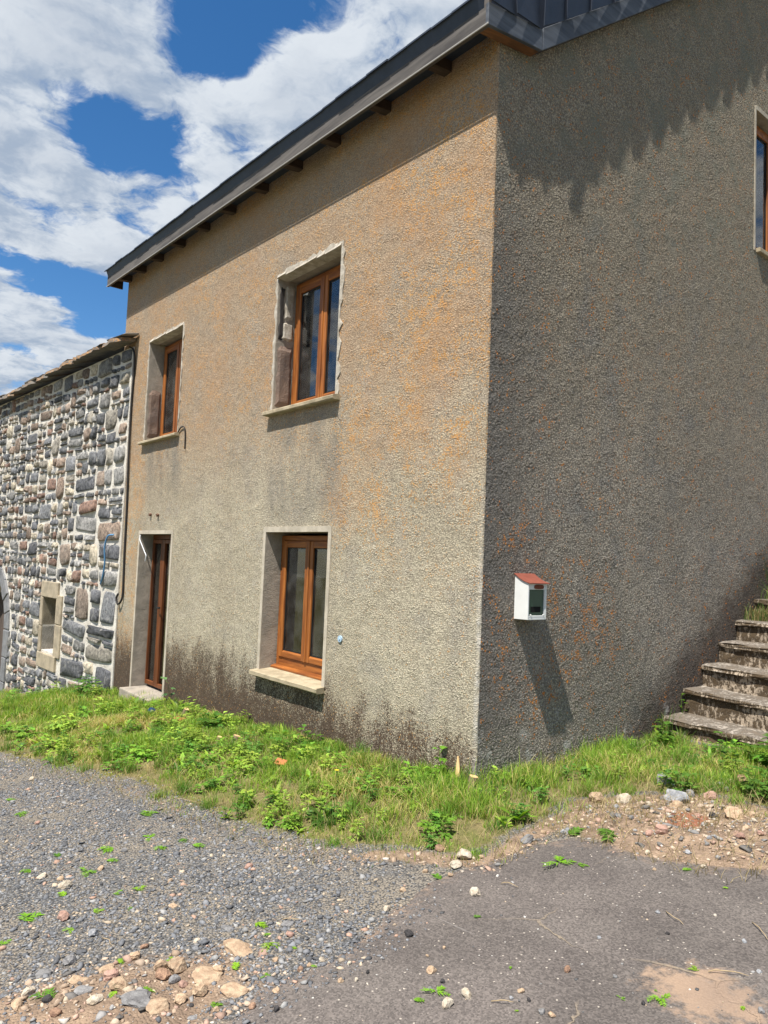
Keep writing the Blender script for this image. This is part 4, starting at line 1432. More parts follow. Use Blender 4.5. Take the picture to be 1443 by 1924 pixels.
def asphalt_mat():
    m, g = mat('old_asphalt')
    a = g.n('ShaderNodeVertexColor', layer_name='own_colour')
    s = g.sep(a.outputs[0])            # r: edge dust, g: dirt patch
    p = wpos(g)
    n = g.noise(p, 3, 5, .6); n2 = g.noise(p, 130, 3, .7); n1 = g.noise(p, .9, 3, .5)
    v = g.voro(p, 150); vc = g.sep(v.outputs['Color'])
    c = g.mix(g.ss(n, .35, .68), (.098, .085, .077), (.132, .115, .103))
    c = g.mix(g.math('MULTIPLY', g.ss(n1, .45, .65), .4), c, (.135, .115, .105))
    c = g.mix(.7, c, g.mix(vc[0], (.5, .5, .5), (1.5, 1.48, 1.46)), 'MULTIPLY')
    c = g.mix(.5, c, g.mix(n2, (.4, .4, .4), (1.6, 1.6, 1.6)), 'MULTIPLY')
    v2 = g.voro(p, 42); vc2 = g.sep(v2.outputs['Color'])
    sp = g.math('MULTIPLY', g.ss(vc2[0], .80, .82), g.ss(v2.outputs['Distance'], .20, .13))
    c = g.mix(g.math('MULTIPLY', sp, .85), c, (.42, .37, .31))
    # fine cracks filled with sand
    w2 = g.vmath('ADD', p, g.scale(g.n('ShaderNodeTexNoise').outputs['Color'], .0))
    wn = g.noise(p, 6, 4, .6)
    cr = g.n('ShaderNodeCombineXYZ')
    X_, Y_, Z_ = g.sep(p)
    g.set(cr.inputs[0], g.math('ADD', X_, g.math('MULTIPLY', wn, .22))); g.set(cr.inputs[1], g.math('ADD', Y_, g.math('MULTIPLY', n, .22)))
    ve = g.voro(cr.outputs[0], 1.15, 'DISTANCE_TO_EDGE')
    crack = g.math('MULTIPLY', g.ss(ve.outputs['Distance'], .011, .003), g.math('MULTIPLY', g.ss(g.noise(p, 2.1, 2), .46, .58), g.ss(X_, 1.15, 1.5)))
    c = g.mix(g.math('MULTIPLY', crack, .8), c, g.mix(n2, (.05, .04, .03), (.45, .36, .26)))
    # pale drag marks
    mp = g.n('ShaderNodeMapping'); g.set(mp.inputs[0], p); mp.inputs['Rotation'].default_value = (0, 0, -.55); mp.inputs['Scale'].default_value = (1.2, 55, 1)
    sc = g.math('MULTIPLY', g.ss(g.noise(mp.outputs[0], 1.0, 3, .6), .66, .74), g.ss(g.noise(p, 1.4, 2), .50, .62))
    c = g.mix(g.math('MULTIPLY', sc, .30), c, (.33, .31, .29))
    jit = g.math('MULTIPLY', g.math('SUBTRACT', g.noise(p, 14, 5, .7), .5), 1.5)
    dirt = g.mix(g.ss(n, .3, .7), (.36, .25, .17), (.27, .19, .135))
    dirt = g.mix(.5, dirt, g.mix(n2, (.5, .5, .5), (1.4, 1.4, 1.4)), 'MULTIPLY')
    c = g.mix(g.math('MULTIPLY', g.ss(g.math('ADD', s[1], jit), .4, .75), .85), c, dirt)
    c = g.mix(g.math('MULTIPLY', g.ss(g.math('ADD', s[0], jit), .42, .9), .75), c, dirt)
    g.set(g.b.inputs['Base Color'], c)
    g.b.inputs['Roughness'].default_value = .9
    g.b.inputs['Specular IOR Level'].default_value = .25
    h = g.math('ADD', g.math('MULTIPLY', vc[0], .5), g.math('MULTIPLY', n2, .5))
    h = g.math('SUBTRACT', h, g.math('MULTIPLY', crack, 1.2))
    g.set(g.b.inputs['Normal'], g.bump(h, .8, .006))
    return m
M_ASPH = asphalt_mat()
xs = np.concatenate([np.arange(.6, 3.4, .03), np.arange(3.4, 9.0, .2)]); ys = np.concatenate([np.arange(-9, -3.3, .2), np.arange(-3.3, 1.7, .03)])
def zas(x, y):
    s = sdist(ASPHALT, x, y) + .07 * (fbm(x * 7, y * 7) - .5) + .03 * (fbm(x * 25, y * 25) - .5)
    rb = np.clip(sdist(RUBBLE, x, y) / .2, 0, 1)
    return zg(x, y) - rb * .09 + np.where(s > 0, .007 + np.minimum(s, .25) * .02, np.maximum(s * .6, -.03) + .004)
v, f = sheet(xs, ys, zas)
X, Y = v[:, 0], v[:, 1]
ed = np.clip(1 - sdist(ASPHALT, X, Y) / .24, 0, 1) * .60
ed = np.maximum(ed, np.clip(.62 + sdist(RUBBLE, X, Y) / .30, 0, 1))
dp_ = np.clip(.50 + sdist(DIRT, X, Y) / .30, 0, 1)
me = array_mesh('asphalt_road', v, f, M_ASPH, np.stack([ed, dp_, ed * 0], 1), True)
a_o = link('asphalt_road', me); a_o['kind'] = 'structure'
def ztop(x, y):
    x = np.asarray(x, float); y = np.asarray(y, float)
    return np.maximum(zg(x, y), np.where(x > .6, zas(x, y), -99))
def top(x, y):
    return float(ztop(np.array([x]), np.array([y]))[0])

# ------------------------------------------------------------------ loose gravel: tens of thousands of chips, one object
def ico():
    bm = bmesh.new(); bmesh.ops.create_icosphere(bm, subdivisions=1, radius=1)
    v = np.array([p.co[:] for p in bm.verts]); f = np.array([[q.index for q in p.verts] for p in bm.faces]); bm.free()
    return v, f
IV, IF = ico()
def pebbles(name, xy, size, colours, m, flat=.62, lift=.3):
    n = len(xy)
    r = np.random.RandomState(len(name) * 31 + n)
    nv = len(IV)
    P_ = np.repeat(IV[None], n, 0) * (1 + .36 * r.randn(n, nv, 1).clip(-1.5, 1.5))
    sc = np.stack([np.ones(n), r.uniform(.55, 1, n), r.uniform(.30, .65, n) * flat / .62], 1)
    P_ = P_ * sc[:, None] * (size * .5)[:, None, None]
    a = r.uniform(0, 6.28, n); t = r.uniform(-.35, .35, n)
    ca, sa = np.cos(a), np.sin(a)
    x = P_[..., 0] * ca[:, None] - P_[..., 1] * sa[:, None]; y = P_[..., 0] * sa[:, None] + P_[..., 1] * ca[:, None]
    z = P_[..., 2] + x * np.tan(t)[:, None]
    x += xy[:, 0, None]; y += xy[:, 1, None]
    z += (ztop(xy[:, 0], xy[:, 1]) + size * .5 * sc[:, 2] * lift)[:, None]
    v = np.stack([x.ravel(), y.ravel(), z.ravel()], 1)
    f = (IF[None] + (np.arange(n) * nv)[:, None, None]).reshape(-1, 3)
    c = np.repeat(colours[:, None], nv, 1).reshape(-1, 3)
    me = array_mesh(name, v, f, m, c)
    o = link(name, me); o['kind'] = 'stuff'
    return o
def pal(r, n, cols, wts):
    cols = np.array(cols); i = r.choice(len(cols), n, p=np.array(wts) / sum(wts))
    return cols[i] * r.uniform(.75, 1.3, (n, 1))
def pebmat(name):
    m, g = mat(name)
    a = g.n('ShaderNodeVertexColor', layer_name='own_colour')
    n = g.noise(wpos(g), 160, 3, .6)
    c = g.mix(.6, a.outputs[0], g.mix(n, (.55, .55, .55), (1.5, 1.5, 1.5)), 'MULTIPLY')
    g.set(g.b.inputs['Base Color'], c); g.b.inputs['Roughness'].default_value = .85; g.b.inputs['Specular IOR Level'].default_value = .3
    g.set(g.b.inputs['Normal'], g.bump(n, .5, .003))
    return m
M_PEB = pebmat('loose_chippings')
r = np.random.RandomState(11)
n = 125000
xy = np.stack([r.uniform(-5.2, 1.15, n), r.uniform(-3.6, -1.1, n)], 1)
X, Y = xy[:, 0], xy[:, 1]
d_ = np.hypot(X - CAM.x, Y - CAM.y)
keep = (sdist(GRASS, X, Y) < .20 - .36 * r.rand(n) ** 1.5) & (sdist(ASPHALT, X, Y) < .34 * r.rand(n) ** 3.2) & (Y > -1.15 - 1.15 * (X + 5.5) / 1.9 - 1.9) & ((X < .62) | (Y < -.95) | (r.rand(n) < .12)) & (d_ < 8.4)
keep &= ~((sdist(BEDROCK, X, Y) > .1) & (r.rand(n) < .80))
keep &= r.rand(n) < np.clip(1.9 * (fbm(X * 1.7, Y * 1.7) - .14), .10, 1)
xy = xy[keep]; n = len(xy)
size = np.clip(np.exp(r.normal(math.log(.0098), .50, n)), .004, .042)
cc = pal(r, n, [(.125, .128, .135), (.17, .172, .178), (.085, .086, .09), (.24, .235, .225), (.36, .29, .21), (.34, .22, .16)], [34, 28, 14, 11, 6, 2])
pebbles('gravel', xy, size, cc, M_PEB)
# small tan chips in the rubble, in the bare rock and thinly over the asphalt
n = 9000
A_ = np.stack([r.uniform(.55, 2.3, n), r.uniform(-.45, 1.2, n)], 1); s_ = sdist(RUBBLE, A_[:, 0], A_[:, 1])
A_ = A_[(s_ > -.10) & (r.rand(n) < np.clip(.25 + s_ * 3, .05, .75))]
B_ = np.stack([r.uniform(.0, 1.15, 6000), r.uniform(-3.1, -1.9, 6000)], 1); s_ = sdist(BEDROCK, B_[:, 0], B_[:, 1])
B_ = B_[(s_ > -.05) & (r.rand(6000) < .32)]
E_ = np.stack([r.uniform(-.2, 1.3, 2600), r.uniform(-1.5, -.15, 2600)], 1); s_ = np.abs(sdist(GRASS, E_[:, 0], E_[:, 1]) + .04)
E_ = E_[s_ < .09 * r.rand(2600) + .02]
D_ = np.stack([r.uniform(.8, 3.3, 1500), r.uniform(-3.3, .3, 1500)], 1)
D_ = D_[(sdist(ASPHALT, D_[:, 0], D_[:, 1]) > .0) & (r.rand(1500) < .55)]
xy = np.concatenate([A_, B_, E_]); n = len(xy)
size = np.clip(np.exp(r.normal(math.log(.012), .55, n)), .005, .05)
cc = pal(r, n, [(.40, .31, .23), (.30, .22, .155), (.36, .24, .18), (.22, .21, .20), (.48, .43, .37), (.12, .11, .10)], [26, 30, 14, 16, 7, 10])
pebbles('rubble_chips', xy, size, cc, M_PEB)
n = len(D_)
size = np.clip(np.exp(r.normal(math.log(.0075), .45, n)), .004, .02)
cc = pal(r, n, [(.46, .40, .33), (.36, .28, .2), (.55, .52, .47), (.10, .10, .10), (.25, .24, .23)], [24, 16, 16, 26, 18])
pebbles('road_grit', D_, size, cc, M_PEB)

# ------------------------------------------------------------------ stones one can point at
ROCKS=[(1.48,0.41,0.126,'t','rubble'),(1.09,0.52,0.147,'w','rubble'),(0.84,0.84,0.129,'w','rubble'),(0.72,1.12,0.08,'t','rubble'),(1.17,0.75,0.09,'k','rubble'),(1.07,0.72,0.073,'g','rubble'),(1.17,1.16,0.139,'b','rubble'),(1.08,1.07,0.058,'g','rubble'),(1.16,0.98,0.049,'g','rubble'),(1.1,1.17,0.055,'t','rubble'),(1.34,-0.06,0.083,'k','rubble'),(1.3,-0.1,0.049,'k','rubble'),(1.65,0.1,0.061,'k','rubble'),(1.55,0.01,0.037,'w','rubble'),(1.57,0.03,0.03,'w','rubble'),(0.54,1.66,0.075,'t','rubble'),(0.41,2.36,0.107,'w','rubble'),(0.13,1.2,0.068,'t','rubble'),(0.74,0.26,0.112,'t','rubble'),(0.87,0.33,0.111,'p','rubble'),(0.93,0.17,0.044,'w','rubble'),(1.07,-0.02,0.042,'g','rubble'),(1.14,-0.01,0.032,'g','rubble'),(1.05,0.39,0.041,'t','rubble'),(1.19,0.35,0.081,'t','rubble'),(1.4,0.35,0.059,'d','rubble'),(1.5,0.56,0.061,'t','rubble'),(1.6,0.37,0.042,'p','rubble'),(1.63,0.21,0.041,'t','rubble'),(1.53,-0.15,0.035,'w','rubble'),(1.38,-0.25,0.038,'p','rubble'),(1.45,0.01,0.025,'w','rubble'),(1.08,0.26,0.047,'p','rubble'),(1.12,0.09,0.039,'t','rubble'),(1.33,0.31,0.046,'k','rubble'),(1.31,0.63,0.042,'p','rubble'),(1.23,0.55,0.035,'t','rubble'),(0.99,0.76,0.044,'p','rubble'),(1.03,0.13,0.033,'p','rubble'),(1.19,0.23,0.033,'k','rubble'),(1.71,0.19,0.043,'k','rubble'),(0.84,-0.48,0.079,'g','edge'),(0.92,-0.27,0.056,'w','edge'),(0.77,-0.93,0.08,'p','edge'),(0.56,-0.83,0.078,'b','edge'),(0.72,-0.82,0.094,'p','edge'),(0.79,-0.77,0.041,'t','edge'),(0.83,-1.02,0.034,'t','edge'),(0.7,-1.06,0.034,'t','edge'),(0.83,-0.34,0.038,'t','edge'),(1.06,-1.09,0.058,'p','asphalt'),(1.09,-1.5,0.047,'d','asphalt'),(1.35,-1.62,0.048,'t','asphalt'),(1.27,-1.48,0.019,'t','asphalt'),(1.26,-1.56,0.017,'t','asphalt'),(1.71,-1.3,0.034,'b','asphalt'),(1.85,-1.22,0.02,'g','asphalt'),(1.55,-1.64,0.05,'p','asphalt'),(1.54,-1.72,0.048,'p','asphalt'),(1.43,-1.64,0.025,'d','asphalt'),(1.43,-1.7,0.024,'g','asphalt'),(1.67,-1.5,0.029,'t','asphalt'),(1.67,-1.55,0.02,'w','asphalt'),(1.72,-1.52,0.02,'d','asphalt'),(1.79,-1.54,0.028,'g','asphalt'),(1.82,-1.53,0.032,'t','asphalt'),(1.66,-1.04,0.022,'w','asphalt'),(1.65,-0.24,0.037,'p','asphalt'),(1.5,-0.39,0.023,'t','asphalt'),(1.72,-0.73,0.026,'w','asphalt'),(2.06,-0.72,0.022,'w','asphalt'),(2.28,-1.08,0.028,'g','asphalt'),(2,-1.29,0.02,'d','asphalt'),(0.77,-1.26,0.038,'t','asphalt'),(0.85,-1.42,0.039,'p','asphalt'),(0.92,-0.62,0.024,'t','asphalt'),(1.18,-1.78,0.023,'d','asphalt'),(1.19,-1.84,0.025,'p','asphalt'),(1.08,-1.79,0.024,'p','asphalt'),(1.15,-1.88,0.028,'t','asphalt'),(2.18,-0.87,0.023,'w','asphalt'),(1.83,-0.85,0.02,'d','asphalt'),(-0.22,-2.45,0.074,'k','gravel'),(0.63,-2.02,0.188,'T','gravel'),(0.82,-2.27,0.066,'t','gravel'),(0.72,-2.46,0.167,'G','gravel'),(0.54,-2.3,0.076,'t','gravel'),(0.6,-2.26,0.09,'t','gravel'),(0.61,-2.32,0.079,'b','gravel'),(0.74,-2.2,0.185,'T','gravel'),(0.49,-2.57,0.095,'G','gravel'),(0.67,-2.3,0.049,'g','gravel'),(0.72,-2.29,0.046,'k','gravel'),(0.47,-2.47,0.076,'k','gravel'),(0.38,-2.56,0.098,'T','gravel'),(0.21,-2.64,0.096,'G','gravel'),(0.38,-2.45,0.093,'T','gravel'),(0.37,-2.34,0.058,'t','gravel'),(0.04,-2.4,0.051,'w','gravel'),(0.32,-2.28,0.043,'b','gravel'),(0.9,-2.16,0.145,'T','gravel'),(0.8,-2.42,0.126,'T','gravel'),(0.58,-2.48,0.084,'t','gravel'),(-0.57,-2.34,0.074,'p','gravel'),(-0.8,-2.39,0.057,'p','gravel'),(-0.69,-2.33,0.046,'t','gravel'),(0.06,-2.04,0.063,'T','gravel'),(0.45,-1.97,0.085,'G','gravel'),(0.62,-1.77,0.074,'G','gravel'),(0.71,-1.82,0.043,'k','gravel'),(0.83,-1.96,0.032,'t','gravel'),(0.96,-1.89,0.026,'t','gravel'),(0.97,-1.84,0.036,'p','gravel'),(0.96,-1.93,0.036,'b','gravel'),(1.02,-2.07,0.035,'t','gravel'),(1.04,-2.18,0.034,'b','gravel'),(1.12,-2.13,0.029,'d','gravel'),(0.86,-2.32,0.026,'d','gravel'),(0.95,-2.27,0.03,'t','gravel'),(0.44,-2.69,0.048,'d','gravel'),(0.56,-2.69,0.051,'b','gravel'),(-0.06,-1.59,0.052,'k','gravel'),(0.16,-1.45,0.033,'t','gravel'),(-2.84,-1.94,0.058,'p','gravel'),(-0.65,-2.14,0.046,'t','gravel'),(-0.8,-1.96,0.041,'g','gravel'),(-1.7,-2.19,0.048,'k','gravel'),(0.45,-2.11,0.037,'p','gravel'),(-0.2,-1.95,0.037,'t','gravel'),(-0.45,-2.01,0.039,'g','gravel'),(0.74,-2.16,0.054,'t','gravel'),(0.6,-2.57,0.063,'p','gravel'),(0.81,-2.34,0.057,'t','gravel'),(0.33,-2.73,0.067,'p','gravel'),(0.2,-2.54,0.059,'g','gravel'),(0.93,-2.35,0.05,'G','gravel'),(0.39,-2.78,0.061,'t','gravel')]

ROCK_MATS = {
    'p': rock('pale_stone', (.50, .44, .35), (.36, .29, .21)), 't': rock('tan_stone', (.44, .33, .22), (.30, .20, .13)),
    'k': rock('pink_stone', (.42, .27, .21), (.30, .18, .14)), 'g': rock('grey_stone', (.24, .235, .23), (.14, .135, .135)),
    'd': rock('dark_stone', (.06, .055, .055), (.03, .028, .028)), 'w': rock('whitish_stone', (.33, .33, .335), (.17, .178, .19)),
    'b': rock('brown_stone_loose', (.32, .20, .13), (.17, .10, .07))}
ROCK_MATS['T'] = ROCK_MATS['t']; ROCK_MATS['G'] = ROCK_MATS['g']
def rock_mesh(seed, sub):
    rr = np.random.RandomState(seed)
    bm = bmesh.new(); bmesh.ops.create_icosphere(bm, subdivisions=sub, radius=.5)
    planes = []
    for k in range(11):
        d = rr.randn(3); d /= np.linalg.norm(d); planes.append((d, rr.uniform(.27, .43)))
    for v in bm.verts:
        p = np.array(v.co[:])
        for d, h in planes:
            t = p @ d
            if t > h: p = p - d * (t - h) * .88
        p *= 1 + .05 * rr.randn()
        v.co = p
    me = bpy.data.meshes.new('stone'); bm.to_mesh(me); bm.free()
    return me
ROCKM = {(s, k): rock_mesh(s * 13 + k, 3 if s else 2) for s in (0, 1) for k in range(6)}
COLN = dict(p='pale', t='tan', k='pinkish', g='grey', d='dark', w='whitish grey', b='brown', T='flat tan', G='flat grey')
_mesh_cache = {}
rr = random.Random(4)
BIGLAB = {0: 'large rounded tan boulder at the right end of the rubble heap', 1: 'whitish grey block lying in the middle of the rubble heap', 2: 'whitish grey stone half buried at the grass edge above the rubble',
          4: 'pinkish rounded stone above the red dust in the rubble', 6: 'brown angular block beside the leafy weeds at far right', 10: 'pinkish stone at the lower tip of the dirt spill', 12: 'small pinkish stone by the cut grass at lower right of the rubble',
          16: 'pale grey stone lying in the grass before the lowest stair step', 18: 'tan stone in the grass edge left of the rubble heap', 19: 'pale flat stone lying on the dirt at the top left of the rubble', 15: 'tan stone in the tall grass below the stair', 17: 'tan stone sunk in the grass near the gable wall'}
for i, (x, y, dm_, cl, zone) in enumerate(ROCKS):
    if zone == 'edge':
        pass
    size = dm_ * (.86 if cl in 'TG' else 1.0)
    key = (int(dm_ > .05), rr.randrange(6))
    km = (key, cl)
    if km not in _mesh_cache:
        me = ROCKM[key].copy(); me.name = 'stone'; me.materials.append(ROCK_MATS[cl]); _mesh_cache[km] = me
    o = bpy.data.objects.new('stone', _mesh_cache[km])
    C.objects.link(o)
    flat = cl in 'TG'
    hz = size * (rr.uniform(.30, .42) if flat else rr.uniform(.6, .8))
    o.scale = (size, size * rr.uniform(.7, .95), hz)
    o.rotation_euler = (rr.uniform(-.12, .12), rr.uniform(-.12, .12), rr.uniform(0, 6.28) if not flat else rr.uniform(-.4, .4) + .85)
    o.location = (x, y, top(x, y) + hz * (.02 if flat else .22))
    sz = 'large' if dm_ > .11 else 'medium' if dm_ > .055 else 'small' if dm_ > .03 else 'tiny'
    where = {'rubble': 'in the dirt spill below the stair', 'edge': 'along the edge between grass and asphalt', 'asphalt': 'loose on the grey asphalt', 'gravel': 'on the dark gravel'}[zone]
    if zone == 'gravel' and sdist(BEDROCK, np.array([x]), np.array([y]))[0] > -.05:
        where = 'in the bare stony patch at lower left'
    tag(o, BIGLAB.get(i, f'{sz} {COLN[cl]} stone {where}'), 'stone', f'{COLN[cl]} stones {where}' )

# ------------------------------------------------------------------ grass
M_GRASS = leafmat('grass_blade', .30)
M_LEAF = leafmat('weed_leaf', .35)
def blades(name, xy, L_, W_, cols, lean=.5):
    n = len(xy)
    r = np.random.RandomState(n + 5)
    a = r.uniform(0, 6.28, n)                     # facing
    b = r.uniform(0, 6.28, n)                     # lean direction
    k = np.abs(r.normal(lean, .28, n)).clip(.05, 1.25)
    z0 = ztop(xy[:, 0], xy[:, 1]) - .004
    ts = np.array([0, .4, .75, 1.0]); ws = np.array([1, .85, .5, 0.0])
    V = []
    for t, w_ in zip(ts, ws):
        h = np.sin(np.minimum(k * t * 1.0, 1.5)) if False else t
        out_ = L_ * k * t ** 1.8 * .75
        up = L_ * (t - .28 * k * t ** 2)
        cx = xy[:, 0] + np.cos(b) * out_; cy = xy[:, 1] + np.sin(b) * out_; cz = z0 + up
        for s_ in ((-1, 1) if w_ > 0 else (0,)):
            V.append(np.stack([cx + s_ * np.cos(a) * W_ * w_ * .5, cy + s_ * np.sin(a) * W_ * w_ * .5, cz], 1))
    V = np.stack(V, 1)                            # n,7,3
    T = np.array([[0, 1, 3], [0, 3, 2], [2, 3, 5], [2, 5, 4], [4, 5, 6]])
    f = (T[None] + (np.arange(n) * 7)[:, None, None]).reshape(-1, 3)
    c = np.repeat(cols[:, None], 7, 1) * np.array([.75, .75, .95, .95, 1.05, 1.05, 1.1])[None, :, None]
    me = array_mesh(name, V.reshape(-1, 3), f, M_GRASS, c.reshape(-1, 3))
    o = link(name, me); o['kind'] = 'stuff'
    return o
r = np.random.RandomState(5)
def scatter(n, x0, x1, y0, y1):
    return np.stack([r.uniform(x0, x1, n), r.uniform(y0, y1, n)], 1)
pts = np.concatenate([scatter(120000, -1.6, 1.6, -1.7, 2.4), scatter(85000, -4.6, -1.4, -2.2, .05), scatter(40000, -8.5, -4.6, -2.9, .05), scatter(18000, -14, -8.4, -3.7, .0), scatter(5000, 1.2, 2.6, .9, 3.0)])
X, Y = pts[:, 0], pts[:, 1]
sg = sdist(GRASS, X, Y)
dout = dist_poly(GRASS_OUT, X, Y, False)
clump = fbm(X * 3.3, Y * 3.3, 3); clump2 = fbm(X * 9 + 7, Y * 9, 2)
pr = np.where(sg > 0, np.clip(.16 + dout / .34, 0, 1), .10) * np.clip(.06 + 2.6 * (clump - .36) + 1.3 * (clump2 - .42), .04, .85)
bare = np.exp(-((X + 1.1) / .35) ** 2 - ((Y + 1.05) / .13) ** 2) + np.exp(-((X + 2.7) / .5) ** 2 - ((Y + .75) / .12) ** 2) * .7
pr = pr * (1 - .8 * np.clip(bare, 0, 1))
sgj = sg + .26 * (clump2 - .5) + .10 * (clump - .5)
stair_clear = ~((Y > 2.15) & (X > 0) & (X < 1.7))
keep = (sgj > -.10) & (r.rand(len(X)) < pr) & stair_clear
pts = pts[keep]; X, Y = pts[:, 0], pts[:, 1]
dout = dist_poly(GRASS_OUT, X, Y, False); clump = clump[keep]
tall = np.clip(dout / .5, .30, 1)
lush = np.exp(-((X - .35) / .75) ** 2 - ((Y - .1) / 1.0) ** 2)
L_ = (.058 + .055 * lush + .05 * np.clip(clump - .45, 0, .4) / .4) * tall * r.uniform(.55, 1.45, len(X))
L_ *= np.where(X < -4, 1.15, 1)
wall_d = np.minimum(np.where(X < 0, -Y, 9), np.where(Y > -.1, X, 9))
L_ *= 1 + .5 * np.exp(-(wall_d / .12) ** 2) * (r.rand(len(X)) < .4)
W_ = r.uniform(.0026, .0052, len(X)) * np.where(X < -3, 1.5, 1)
dry = fbm(X * 2.1 + 40, Y * 2.1, 3)
g1 = np.array([.18, .32, .032]); g2 = np.array([.29, .40, .048]); g3 = np.array([.47, .39, .15]); g4 = np.array([.075, .18, .03])
t = r.rand(len(X), 1)
cols = g1 * (1 - t) + g2 * t
yl = (r.rand(len(X)) < np.clip(.20 + 2.4 * (dry - .46), .06, .62) * np.where((X < -.3) & (X > -4.8), 1.35, .75))
cols[yl] = g3 * r.uniform(.7, 1.25, (yl.sum(), 1))
dk = (r.rand(len(X)) < .10 + .5 * np.clip(fbm(X * 4 + 3, Y * 4 + 8, 3) - .4, 0, .6)) & ~yl
cols[dk] = g4 * r.uniform(.8, 1.3, (dk.sum(), 1))
lean = np.where(yl, .9, .5)
blades('grass', pts, L_, W_, cols, lean)
# tussocks standing out of the sward
cen = np.concatenate([scatter(210, -1.5, 1.5, -1.45, 2.0), scatter(80, -4.6, -1.5, -1.9, -.05), scatter(70, -9, -4.6, -2.8, -.1)])
cen = cen[(sdist(GRASS, cen[:, 0], cen[:, 1]) > .03) & ~((cen[:, 1] > 2.05) & (cen[:, 0] > 0))]
k_ = 95
cx = np.repeat(cen, k_, 0) + r.normal(0, .030, (len(cen) * k_, 2))
cx[:, 1] = np.where(cx[:, 0] < 0, np.minimum(cx[:, 1], -.006), cx[:, 1])
hs_ = np.repeat(r.uniform(.07, .17, len(cen)), k_) * np.where(dist_poly(GRASS_OUT, cx[:, 0], cx[:, 1], False) < .15, .7, 1)
tc_ = np.repeat(r.rand(len(cen), 1), k_, 0)
cols2 = (np.array([.10, .235, .028]) * (1 - tc_) + np.array([.22, .35, .04]) * tc_) * r.uniform(.7, 1.3, (len(cx), 1))
y2 = r.rand(len(cx)) < .12
cols2[y2] = g3 * r.uniform(.7, 1.2, (y2.sum(), 1))
blades('grass_tussocks', cx, hs_ * r.uniform(.5, 1.15, len(cx)), r.uniform(.0028, .005, len(cx)), cols2, np.full(len(cx), .55))
# dry cut stalks lying about
n = 9000
P2 = np.concatenate([scatter(n, -5, 1.2, -1.9, .1), scatter(1500, .5, 1.9, -.35, 1.0), scatter(1500, .0, 1.6, 0, 2.0)])
P2 = P2[(sdist(GRASS, P2[:, 0], P2[:, 1]) > -.12) | (P2[:, 1] > -.35) & (P2[:, 0] > .5)]
n = len(P2)
P2 = P2[~((P2[:, 0] < 0) & (P2[:, 1] > -.01))]; n = len(P2)
cols = np.array([.38, .30, .15]) * r.uniform(.5, 1.3, (n, 1))
blades('dry_stalks', P2, r.uniform(.04, .13, n), r.uniform(.002, .0036, n), cols, np.full(n, 1.2))

